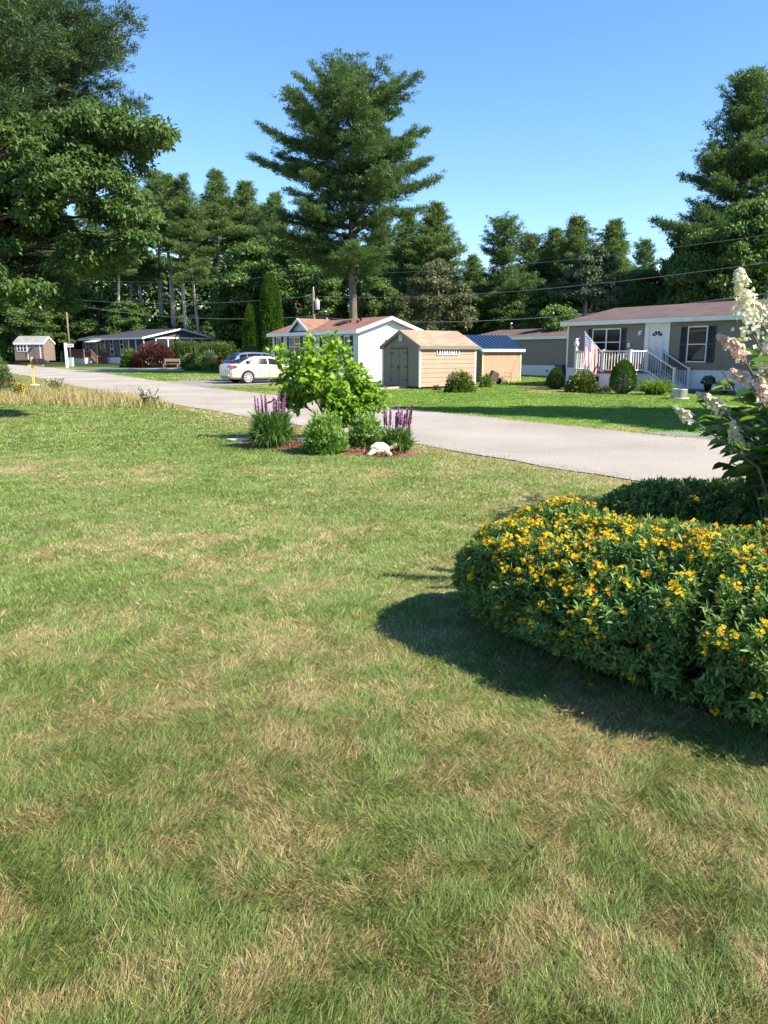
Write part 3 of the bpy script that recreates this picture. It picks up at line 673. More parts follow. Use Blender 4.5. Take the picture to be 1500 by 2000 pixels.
# ---- white home in the middle
H = empty('white_home', (-1.45 - .56 * 11, 44.7 + .83 * 11, 0), AX, 'white single storey home, long wall greyed for shade, with red brown roof behind the young tree', 'house')
W = 11.0; DP = 4.25; ZS, ZE, ZR = .75, 3.02, 3.72
M = MB().box(.02, W - .02, .02, DP - .02, .3, ZE); siding(M, FRONT, W, ZS, ZE); M.build('wall', MT['shaded_white_siding'], H)
M = MB(); GE = Fr((W, 0), (0, 1), (1, 0)); siding(M, GE, DP, .1, ZE, ZR - ZE - .06); M.build('gable_wall', MT['white'], H)
skirt(H, FRONT, W, ZS, MT['white_skirt'])
rf = gable_roof(H, 0, W, 0, DP, ZE, ZR, .3, .28, MT['roof_red'], MT['white'])
# small cross gable
cx = 4.2; M = MB(); hw = 1.45; pk = .78
siding(M, Fr((cx - hw, -.03), (1, 0), (0, -1)), 2 * hw, ZE - .25, ZE, pk); M.box(cx - hw, cx + hw, -.03, .3, ZE - .3, ZE)
M.build('cross_gable', MT['shaded_white_siding'], H)
M = MB(); Fm = MB()
for s in (-1, 1):
    e = (cx + s * (hw + .25), ZE - .18); a = (-.28, 1.9)
    M.face([(e[0], a[0], e[1] + .07), (cx, a[0], ZE + pk + .07), (cx, DP / 2, ZE + pk + .07), (e[0], .2, e[1] + .07)])
    M.face([(e[0], a[0], e[1] - .0), (cx, a[0], ZE + pk - .0), (cx, DP / 2, ZE + pk - .0), (e[0], .2, e[1] - .0)])
    Fm.bar((e[0], a[0] - .02, e[1] - .0), (cx, a[0] - .02, ZE + pk - .0), .04, .15, up=(0, -1, 0)) if False else Fm.bar((e[0], a[0] - .02, e[1]), (cx, a[0] - .02, ZE + pk), .04, .16)
r2 = M.build('cross_roof', MT['roof_red'], H); Fm.build('fascia', MT['white'], r2)
window(H, FRONT, 2.6, 1.4, 1.55, 1.15, cols=2, shut=MT['navy'], shw=.3); window(H, FRONT, 7.0, .8, 1.55, 1.15, shut=MT['navy'], shw=.3)
window(H, FRONT, 9.55, .5, 1.5, 1.15, shut=MT['navy'], shw=.32); window(H, FRONT, .7, .6, 1.55, 1.15, shut=MT['navy'], shw=.25)
M = MB(); obox(M, FRONT, 4.9, 5.75, 0, .05, .8, 2.85); M.build('door', MT['navy'], H)
M = MB(); obox(M, GE, 1.85, 2.2, .016, .12, 1.65, 2.5); M.build('meter_box', MT['tan'], H, bevel=.02)
for x, y in ((8.2, 1.2), (8.9, 1.5), (9.3, 1.05), (1.2, 1.1), (1.9, 1.3)):
    zz = ZE + (ZR - ZE) * (y / (DP / 2)) + .05
    MB().lathe([(.05, -.1), (.05, .12), (.1, .13), (.1, .19), (0, .2)], 10, (x, y, zz)).build('roof_vent', MT['black'], H, True)
M = MB(); zz = ZE + (ZR - ZE) * .45 + .09; M.face([(6.9, .7, zz), (7.9, .7, zz), (7.9, 1.5, zz + .27), (6.9, 1.5, zz + .27)]); M.build('skylight', MT['shutter'], H)

# ---- tan shed
AS = math.atan2(-.80, .60); u = Vector((.60, -.80)); cs = Vector((1.72, 37.7))
SW, SD = 2.95, 3.65
o = cs - u * SW
H = empty('tan_shed', (o.x, o.y, 0), AS, 'tan clapboard garden shed with double doors darkened for shade and a wooden ramp', 'shed')
ZE, ZR = 2.08, 2.78; M = MB().box(.02, SW - .02, .02, SD - .02, .12, ZE)
siding(M, Fr((SW, 0), (0, 1), (1, 0)), SD, .1, ZE, course=.22, lip=.02); M.build('wall', MT['tan'], H)
M = MB(); siding(M, FRONT, SW, .1, ZE, ZR - ZE, course=.22, lip=.014); M.build('front_wall', MT['tan_shaded'], H)
M = MB()
for f, x in ((FRONT, SW), (FRONT, 0), (Fr((SW, 0), (0, 1), (1, 0)), 0), (Fr((SW, 0), (0, 1), (1, 0)), SD)):
    M = MB(); obox(M, f, x - .055, x + .055, 0, .03, .08, ZE - .03); M.build('corner_board', MT['white_paint'], H)
gable_roof(H, 0, SW, 0, SD, ZE, ZR, .12, .1, MT['roof_tan'], MT['taupe'], along='y', th=.05)
for a, b in ((.72, 1.36), (1.38, 2.02)):
    M = MB(); obox(M, FRONT, a, b, .014, .04, .15, 1.9)
    d_ = M.build('door', MT['tan_shaded'], H)
    M = MB(); obox(M, FRONT, a, a + .06, .04, .052, .15, 1.9); obox(M, FRONT, b - .06, b, .04, .052, .15, 1.9); obox(M, FRONT, a + .06, b - .06, .04, .051, 1.82, 1.9); obox(M, FRONT, a + .06, b - .06, .04, .051, .15, .23)
    M.build('door_trim', MT['tan_shaded'], d_)
    for z in (.4, 1.05, 1.72):
        M = MB(); q = a if a < 1 else b - .26; obox(M, FRONT, q, q + .26, .052, .062, z - .02, z + .02)
        h = a if a < 1 else b - .03; obox(M, FRONT, h, h + .03, .052, .064, z - .07, z + .07); M.build('hinge', MT['black'], d_)
M = MB(); obox(M, FRONT, .68, 2.06, .04, .075, 1.92, 1.97); M.build('door_header', MT['black'], H)
M = MB(); obox(M, FRONT, 1.33, 1.36, .05, .1, .95, 1.1); M.build('handle', MT['black'], H)
M = MB(); obox(M, FRONT, SW/2 - .12, SW/2 + .12, .01, .04, 2.3, 2.36); obox(M, FRONT, SW/2 - .12, SW/2 + .12, .01, .04, 2.6, 2.66); obox(M, FRONT, SW/2 - .12, SW/2 - .07, .01, .04, 2.36, 2.6); obox(M, FRONT, SW/2 + .07, SW/2 + .12, .01, .04, 2.36, 2.6)
for k in range(3): obox(M, FRONT, SW/2 - .07, SW/2 + .07, .01, .03, 2.4 + .07 * k, 2.44 + .07 * k)
M.build('gable_vent', MT['white_paint'], H)
f = Fr((SW, 0), (0, 1), (1, 0)); tw = window(H, f, 1.1, 1.38, 1.66, .2, rows=1, cols=9, fr=.05)
# ramp up to its doors
M = MB(); n = len(M.v)
M.v += [(.7, -.02, .0), (2.05, -.02, .0), (2.2, -1.75, .0), (.55, -1.75, .0), (.7, -.02, .15), (2.05, -.02, .15), (2.2, -1.75, .03), (.55, -1.75, .03)]
for q in ((3,2,1,0),(4,5,6,7),(0,1,5,4),(1,2,6,5),(2,3,7,6),(3,0,4,7)): M.f.append(q[::-1]); M.m.append(0)
rp = M.build('ramp', MT['tan_wood'], H)
M = MB(); M.face([(.95, -.25, .142), (1.85, -.25, .142), (1.9, -1.3, .069), (.9, -1.3, .069)][::-1]); M.build('rubber_mat', MT['paver'], rp)

# ---- fresh wood shed with blue metal roof
u2 = Vector((.56, -.83)); v2 = Vector((.83, .56)); cw = Vector((5.75, 45.6)) ; o = cw - u2 * 3.0
H = empty('wood_shed', (o.x, o.y, 0), AX, 'unpainted board shed with blue standing seam metal roof', 'shed')
SW, SD = 3.0, 3.0; ZE, ZR = 2.0, 2.72; f = Fr((SW, 0), (0, 1), (1, 0))
M = MB().box(.02, SW, 0, SD, .03, ZE); u = 0; g = random.Random(4)
while u < SD - .02:
    obox(M, f, u, min(u + .135, SD), 0, .018 + g.random() * .006, .03, ZE - .02); u += .142
M.build('wall', MT['pine_wood'], H)
M = MB(); siding(M, FRONT, SW, .05, ZE, 0, course=2, lip=.01); M.face([(0, -.01, ZE), (SW, -.01, ZE), (SW / 2, -.01, ZR)]); M.build('shade_toned_wall', MT['brown_siding'], H)  # shadow face of the board shed, its shade put in as dark brown
pb = mat('pale_board', (.66, .5, .3), .6)
for q in (0, SD): M = MB(); obox(M, f, q - .05, q + .05, 0, .035, .02, ZE); M.build('corner_board', pb, H)
rf = gable_roof(H, 0, SW, 0, SD, ZE, ZR, .18, .18, MT['blue_metal'], MT['white_paint'], along='y', th=.04)
M = MB()
for k in range(12):
    y = -.15 + 3.3 * k / 11; s = (ZR - ZE) / (SW / 2)
    M.bar((SW + .18, y, ZE - .18 * s + .06), (SW / 2, y, ZR + .06), .03, .04); M.bar((-.18, y, ZE - .18 * s + .06), (SW / 2, y, ZR + .06), .03, .04)
M.build('seam', MT['blue_metal'], rf)

# ---- taupe home in the row behind
o = Vector((12.9, 52.6)) - u2 * 11.0
H = empty('taupe_home', (o.x, o.y, 0), AX, 'long taupe home with white skirting, standing behind the board shed', 'house')
W = 18; DP = 6.5; M = MB().box(.02, W, .02, DP, .3, 2.85); siding(M, FRONT, W, .85, 2.85); M.build('wall', MT['taupe'], H)
skirt(H, FRONT, W, .85, MT['white_skirt']); gable_roof(H, 0, W, 0, DP, 2.85, 3.45, .3, .25, MT['roof_mauve'], MT['white'])
M = MB(); obox(M, FRONT, -.02, .1, 0, .03, .85, 2.8); M.build('trim', MT['white'], H)
MB().lathe([(.06, -.2), (.06, .5), (.11, .51), (.11, .6), (0, .62)], 10, (1.2, 3.2, 3.45)).build('roof_vent', MT['alu'], H, True)
M = MB(); obox(M, FRONT, 8.3, 8.5, .01, .05, .45, .55); M.build('vent_grille', MT['paver'], H)

# ---- brown home far left with screened porch
AB = math.atan2(-.69, .72); uB = Vector((.722, -.692)); cB = Vector((-26.9, 88.0)); W = 15; DP = 9.2; o = cB - uB * W; zb = tzf(88) - .05
H = empty('brown_home', (o.x, o.y, zb), AB, 'dark brown home with charcoal roof and screened porch at its gable end', 'house')
ZS, ZE, ZR = .8, 3.05, 4.05
M = MB().box(.02, W - 3.6, .02, DP - .02, .3, ZE); siding(M, FRONT, W - 3.3, ZS, ZE, course=.2); siding(M, Fr((W - 3.6, 0), (0, 1), (1, 0)), DP, ZS, ZE, course=.2); M.build('wall', MT['brown_siding'], H)
skirt(H, FRONT, W, ZS, MT['white_skirt'], z0=-.4)
M = MB(); siding(M, Fr((W, 0), (0, 1), (1, 0)), DP, ZE, ZE, ZR - ZE - .05, course=.2); M.build('gable_wall', MT['brown_siding'], H)
skirt(H, Fr((W, 0), (0, 1), (1, 0)), DP, 1.05, MT['white_skirt'], 'porch_base', z0=-.4)
gable_roof(H, 0, W, 0, DP, ZE, ZR, .35, .4, MT['roof_dark'], MT['white'])
f = Fr((W, 0), (0, 1), (1, 0))
for k in range(7):
    M = MB(); q = DP * k / 6; obox(M, f, q - .06, q + .06, -.06, .06, 1.05, ZE); M.build('porch_post', MT['white_paint'], H)
for q in (W - 3.3, W - 1.7):
    M = MB(); obox(M, FRONT, q - .06, q + .06, -.06, .06, 1.05, ZE); M.build('porch_post', MT['white_paint'], H)
M = MB(); obox(M, f, 0, DP, -.07, .04, ZE - .14, ZE + .06); obox(M, FRONT, W - 3.3, W, -.05, .04, 1.02, 1.12); M.build('porch_beam', MT['white_paint'], H)
scr = mat('insect_screen', (.012, .016, .022), .5, .2, 3)
M = MB(); M.face([f(0, -.03, 1.05), f(DP, -.03, 1.05), f(DP, -.03, ZE - .1), f(0, -.03, ZE - .1)]); M.face([FRONT(W - 3.3, -.03, 1.05), FRONT(W, -.03, 1.05), FRONT(W, -.03, ZE - .1), FRONT(W - 3.3, -.03, ZE - .1)])
M.build('screen', scr, H)
window(H, FRONT, 1.0, .6, 1.5, 1.2); window(H, FRONT, 7.3, .62, 1.15, 1.75, rows=3); window(H, FRONT, 9.7, .62, 1.15, 1.75, rows=3); window(H, FRONT, 3.1, .45, 1.3, 1.6); window(H, FRONT, 5.4, .5, 1.5, 1.3)
M = MB(); obox(M, FRONT, 3.9, 4.9, 0, .05, .85, 2.85); d_ = M.build('door', MT['white'], H); M = MB(); M.face([FRONT(4.05, .055, 1.0), FRONT(4.75, .055, 1.0), FRONT(4.75, .055, 2.7), FRONT(4.05, .055, 2.7)]); M.build('pane', MT['glass'], d_)
M = MB(); n = [(3.2, -.05, 2.9), (5.9, -.05, 2.9), (5.9, -1.3, 2.62), (3.2, -1.3, 2.62)]; M.face(n); M.face([(x, y, z - .06) for x, y, z in n][::-1]); M.face([n[2], n[3], (3.2, -1.3, 2.56), (5.9, -1.3, 2.56)]); M.build('awning', MT['white'], H)
# entry deck
M = MB().box(.6, 5.2, -2.4, 0, .72, .85); dk = M.build('entry_deck', MT['deck_wood'], H)
skirt(dk, Fr((.6, -2.3), (1, 0), (0, -1)), 4.6, .72, MT['white_skirt'], 'deck_skirting', z0=-.4); skirt(dk, Fr((5.15, -2.3), (0, 1), (1, 0)), 2.2, .72, MT['white_skirt'], 'deck_skirting', z0=-.4)
M = MB(); 
for k in range(30): M.box(.65 + .15 * k, .78 + .15 * k, -2.36, -2.33, .9, 1.68)
M.box(.6, 5.2, -2.4, -2.28, 1.68, 1.76).box(.6, .7, -2.4, -2.3, .85, 1.8).box(5.1, 5.2, -2.4, -2.3, .85, 1.8); M.build('railing', MT['deck_wood'], dk)
M = MB(); 
for k in range(5): M.box(5.2 + .3 * k, 5.52 + .3 * k, -1.5, -.4, .68 - .17 * k, .72 - .17 * k).box(5.2 + .3 * k, 5.23 + .3 * k, -1.5, -.4, .5 - .17 * k, .68 - .17 * k)
st = M.build('stairs', MT['tan_wood'], dk)
for y in (-1.55, -.35):
    M = MB(); M.bar((5.2, y, 1.72), (6.75, y, .92), .1, .05); M.bar((5.2, y, .7), (6.75, y, -.05), .05, .25); M.box(6.7, 6.8, y - .05, y + .05, -.2, 1.0)
    for k in range(1, 10): M.box(5.2 + .155 * k, 5.25 + .155 * k, y - .02, y + .02, .75 - .08 * k, 1.68 - .08 * k)
    M.build('stair_railing', MT['deck_wood'], st)

# ---- little shed far left
p = P(67, 701, 90); H = empty('small_shed', (p.x - 1.7, 89, 1.0), R(-4), 'small brown shed with grey roof and white trimmed window at the far left', 'shed')
W, DP, ZE, ZR = 3.4, 2.6, 1.85, 2.55
M = MB().box(0, W, 0, DP, -.1, ZE); siding(M, FRONT, W, 0, ZE, course=.3); M.build('wall', MT['shed_brown'], H)
for q in (0, W): M = MB().face([(q, 0, ZE), (q, DP, ZE), (q, DP / 2, ZR)]); M.build('gable_wall', MT['shed_brown'], H)
gable_roof(H, 0, W, 0, DP, ZE, ZR, .1, .05, MT['roof_grey'], MT['white_paint'])
window(H, FRONT, .35, 1.05, .95, .65, cols=3, rows=2)
M = MB(); obox(M, FRONT, 1.6, 2.95, .012, .04, .05, 1.75); d_ = M.build('door', MT['shed_brown'], H); M = MB(); obox(M, FRONT, 2.26, 2.29, .04, .05, .05, 1.75); M.build('door_seam', MT['black'], d_)
M = MB(); obox(M, FRONT, 1.48, 1.6, .012, .05, 0, 1.82); obox(M, FRONT, 2.95, 3.07, .012, .05, 0, 1.82); obox(M, FRONT, 1.6, 2.95, .012, .049, 1.75, 1.83); M.build('door_frame', MT['white_paint'], H)
M = MB(); M.lathe([(.16, 0), (.13, .1), (.05, .17), (0, .18)], 12, FRONT(2.35, .25, 1.5)); M.bar(FRONT(2.35, .03, 1.7), FRONT(2.35, .25, 1.68), .03); M.build('wall_lamp', MT['black'], H)

# ------------------------------------------------------------------ trees
def tree_empty(name, loc, rz, label, cat='tree', group=None): return empty(name, loc, rz, label, cat, group)
def pine(seed, H, base, Lmax, prof, mt, whorl=.62, nb=(4, 6), tuft=.27, tw=.045, needles=7, step=.34, up=0.1, trunk_r=.3, bark='bark', bare=6, lean=0, asym=None, droop=0, gap=.0, tsub=1.0, zcut=None):
    """white pine: whorls of plated branches. returns trunk MB and crown NP"""
    g = np.random.default_rng(seed); T = MB()
    cx = lambda z: (lean * (z / H) * H * .06 + .25 * sin(z * .33 + seed) * z / H, .2 * sin(z * .27 + seed * 2) * z / H)
    zs = np.linspace(0, H * .97, 14)
    T.tube([(*cx(z), z) for z in zs], [trunk_r * (1.25 if i == 0 else 1) * (1 - .93 * (z / H) ** .9) + .02 for i, z in enumerate(zs)], 9)
    B, Dn, Wv = [], [], []
    z = base
    while z < H - .3:
        t = (z - base) / (H - base); n = g.integers(nb[0], nb[1] + 1); ph = g.uniform(0, 6.28)
        for k in range(n):
            if g.random() < gap: continue
            az = ph + 6.283 * k / n + g.normal(0, .25); L = Lmax * prof(t) * g.uniform(.55, 1.15)
            if asym: L *= asym(az, t)
            L = max(L, .35); el = (-.1 + up + .75 * t ** 2.2) + g.normal(0, .1) - droop * (1 - t)
            dh = np.array([cos(az), sin(az), 0]); o = np.array([*cx(z), z + g.uniform(-.2, .2)])
            us = np.linspace(0, 1, 5); pts = [o + dh * L * u * cos(el) + np.array([0, 0, L * (sin(el) * u + .14 * u * u)]) for u in us]
            if zcut and (pts[2][2] > zcut): continue
            T.tube(pts, [max(.012, trunk_r * .24 * (L / Lmax) ** .8 * (1 - .85 * u)) for u in us], 4, cap=False)
            side = np.array([-sin(az), cos(az), 0]); m = max(3, int(L / .30))
            for a in np.linspace(.22 if L > 2 else .05, 1, m):
                p = o + dh * L * a * cos(el) + np.array([0, 0, L * (sin(el) * a + .14 * a * a)])
                for s in (-1, 1):
                    tl = (.46 * L * (1.12 - a) + .3) * g.uniform(.6, 1.15); td = unit(dh * .62 + side * s * g.uniform(.6, 1.1) + np.array([0, 0, g.normal(.1, .1)]))
                    q = np.arange(.1, tl + .01, step)
                    for w in q:
                        B.append(p + td * w + g.normal(0, 1, 3) * np.array([.07, .07, .13])); Dn.append(td + np.array([0, 0, .5]))
                if a > .95: B.append(p); Dn.append(dh + np.array([0, 0, .4]))
        z += whorl * g.uniform(.7, 1.3) * (1.15 - .5 * t)
    B = np.array(B); Dn = np.array(Dn)
    if zcut: k = B[:, 2] < zcut; B, Dn = B[k], Dn[k]
    N = NP(); n = len(B); rep = needles; b = np.repeat(B, rep, 0) + g.normal(0, 1, (n * rep, 3)) * np.array([1, 1, .55]) * tuft * .42; d = unit(np.repeat(unit(Dn), rep, 0) * .8 + rdir(g, n * rep) * .75 + np.array([0, 0, .15]))
    cl = np.repeat(g.random(n), rep) * .6 + g.random(n * rep) * .4
    ribbons(N, b, d, tuft * g.uniform(.45, 1.0, n * rep), tw * g.uniform(.7, 1.3, n * rep), .15, np.clip(cl, 0, 1), g=g)
    for k in range(bare):          # dead stubs below the crown
        zz = base * g.uniform(.35, 1.0); az = g.uniform(0, 6.28); L = g.uniform(.5, 1.8); o = Vector((*cx(zz), zz))
        T.tube([o, o + Vector((cos(az) * L * .6, sin(az) * L * .6, -.05)), o + Vector((cos(az) * L, sin(az) * L, g.uniform(-.3, .25)))], [.035, .022, .008], 4, cap=False)
    return T, N

def broad(seed, H, Rr, base, nclump, per, leaf, mt=None, squash=1.0, clump=.24, trunk_r=.22, top=1.0, spread=1.0, holes=.0, columnar=False, limbs=14, aspect=.62, tri=False, fill=.25, trunk=True):
    """broadleaf crown built from many leaf clumps held out on limbs"""
    g = np.random.default_rng(seed); T = MB()
    if trunk:
        T.tube([(0, 0, -.1), (.06, .03, H * .2), (-.05, .08, H * .45), (.04, 0, H * .8)], [trunk_r * 1.2, trunk_r, trunk_r * .7, trunk_r * .15], 9)
    cz = (H + base) / 2; hz = (H - base) / 2 ; C = []
    while len(C) < nclump:
        d = rdir(g, 1)[0]; r = g.uniform(.35, 1) ** .5
        z = d[2] * r; wr = 1.0 if columnar else (1 - .25 * max(0, z) - .12 * max(0, -z))
        C.append((d[0] * r * Rr * wr, d[1] * r * Rr * wr, cz + z * hz * (.96)))
    C = np.array(C); cr = Rr * clump * g.uniform(.6, 1.35, nclump)
    C[:, 2] = np.maximum(C[:, 2], base * .9 + cr * .4)
    for k in range(min(limbs, nclump)) if trunk else ():
        c = C[k]; s = H * g.uniform(.12, .5); e = Vector(c); mid = Vector((c[0] * .45, c[1] * .45, s + (c[2] - s) * .4))
        T.tube([(0, 0, s), mid, e], [trunk_r * .38, trunk_r * .22, .015], 5, cap=False)
    n = nclump * per; ci = np.repeat(np.arange(nclump), per); d = rdir(g, n); d[:, 2] = np.where(d[:, 2] < -.2, -d[:, 2] * .6, d[:, 2])
    rr = cr[ci] * (1 - fill * g.random(n) ** 2 * 1.6) * (1 + .35 * (g.random(n) > .9))
    pos = C[ci] + d * rr[:, None] * np.array([1, 1, .72]) + g.normal(0, leaf * .4, (n, 3))
    nr = unit(d * .7 + rdir(g, n) * .8 + np.array([0, 0, .35])); ax = unit(np.cross(nr, rdir(g, n)) + np.array([0, 0, -.25]))
    rnd = np.clip(np.repeat(g.random(nclump), per) * .45 + g.random(n) * .6 - .02, 0, 1)
    N = NP()
    rhombs(N, pos, ax, nr, leaf * g.uniform(.7, 1.3, n), leaf * aspect * g.uniform(.7, 1.3, n), rnd); return T, N

def plant_tree(proto, name, px, Y, ytop, H, label, rz, wf=1.0, cat='tree', group=None, xw=None, first={}):
    """stand a copy of a prototype so that its top is at the right height for its distance"""
    top = P(px, ytop, Y); z0 = tzf(Y); s = (top.z - z0) / H
    r = proto if not proto.get('used') else copy_tree(proto)
    proto['used'] = 1; r.location = (top.x, Y, z0); r.rotation_euler = (0, 0, rz); r.scale = (s * wf, s * wf, s)
    tag(r, label, cat, group); return r
def make(name, T, N, bark, leafm):
    e = empty(name, (0, 0, 0)); T.build('trunk', MT[bark], e, True); N.build('crown', MT[leafm], e); return e

prof_open = lambda t: (.55 + .45 * sin(pi * min(1, t * 1.15 + .15))) * (1 - t) ** .55 * 1.15
prof_full = lambda t: (1 - t) ** .75
prof_fork = lambda t: (.8 + .2 * sin(t * 9)) * (1 - t ** 2.2) ** .8

# the big white pine in the middle
def asy(az, t):
    a = 1.0
    if t < .3: a *= 1.1 + .25 * cos(az)
    if .28 < t < .55: a *= 1.0 + .3 * (abs(cos(az)) > .75)
    return a
T, N = pine(11, 23.0, 8.0, 6.5, lambda t: float(np.interp(t, [0, .1, .3, .45, .6, .7, .8, .9, 1], [.6, .8, .74, .98, .86, .88, .72, .46, .1])), 'needle', whorl=.74, nb=(5, 6), tuft=.31, tw=.042, needles=22, step=.3, up=.12, trunk_r=.40, bare=4, asym=asy, gap=.32)
for pts in ([(0,0,11.5),(-1.0,0,13.5),(-1.6,.2,16.5),(-1.7,.2,19.6)], [(0,0,12),(.9,.3,13.4),(2.0,.5,15)], [(0,0,11),(-1.5,0,12),(-2.9,-.3,13)]): T.tube(pts, [.2, .15, .09, .03][:len(pts)], 6, cap=False)
e = make('big_pine', T, N, 'bark', 'needle')
plant_tree(e, '', 686, 60, 138, 23.0, 'tallest white pine with layered branches, standing alone behind the white home', R(165), 1.0)

# pine prototypes
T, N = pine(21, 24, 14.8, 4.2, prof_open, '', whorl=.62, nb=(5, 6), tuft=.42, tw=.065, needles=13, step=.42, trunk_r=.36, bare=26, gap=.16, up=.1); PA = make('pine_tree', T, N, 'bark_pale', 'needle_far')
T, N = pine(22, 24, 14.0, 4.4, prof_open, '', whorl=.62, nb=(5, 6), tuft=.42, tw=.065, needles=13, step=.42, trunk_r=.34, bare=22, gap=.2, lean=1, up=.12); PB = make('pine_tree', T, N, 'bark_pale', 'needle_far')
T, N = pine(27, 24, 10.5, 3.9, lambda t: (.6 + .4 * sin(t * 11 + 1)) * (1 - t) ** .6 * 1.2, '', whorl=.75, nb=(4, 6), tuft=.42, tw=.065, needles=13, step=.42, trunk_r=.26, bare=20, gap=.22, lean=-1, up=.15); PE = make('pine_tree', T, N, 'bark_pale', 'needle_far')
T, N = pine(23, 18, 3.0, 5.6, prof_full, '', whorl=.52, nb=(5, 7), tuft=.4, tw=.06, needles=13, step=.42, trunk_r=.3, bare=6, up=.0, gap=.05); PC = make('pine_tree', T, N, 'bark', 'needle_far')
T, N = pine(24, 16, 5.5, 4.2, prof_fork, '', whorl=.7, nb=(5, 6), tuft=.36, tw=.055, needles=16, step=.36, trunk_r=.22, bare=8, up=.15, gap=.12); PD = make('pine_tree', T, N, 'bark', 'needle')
# broadleaf prototypes
T, N = broad(31, 12, 4.2, 1.5, 85, 420, .3, clump=.25); DA = make('broadleaf_tree', T, N, 'bark', 'dec')
T, N = broad(32, 12, 3.2, 1.0, 80, 420, .3, clump=.26); DB = make('broadleaf_tree', T, N, 'bark_dark', 'dec')
T, N = broad(33, 12, 3.4, .8, 110, 330, .24, clump=.2, fill=.6); DL = make('broadleaf_tree', T, N, 'bark_pale', 'dec_light')
T, N = broad(34, 10, 3.6, .6, 100, 330, .24, clump=.2, fill=.5); DO = make('broadleaf_tree', T, N, 'bark', 'dec_olive')
T, N = broad(35, 5, 1.9, .2, 50, 300, .2, clump=.28); DS = make('broadleaf_tree', T, N, 'bark', 'dec_bright')

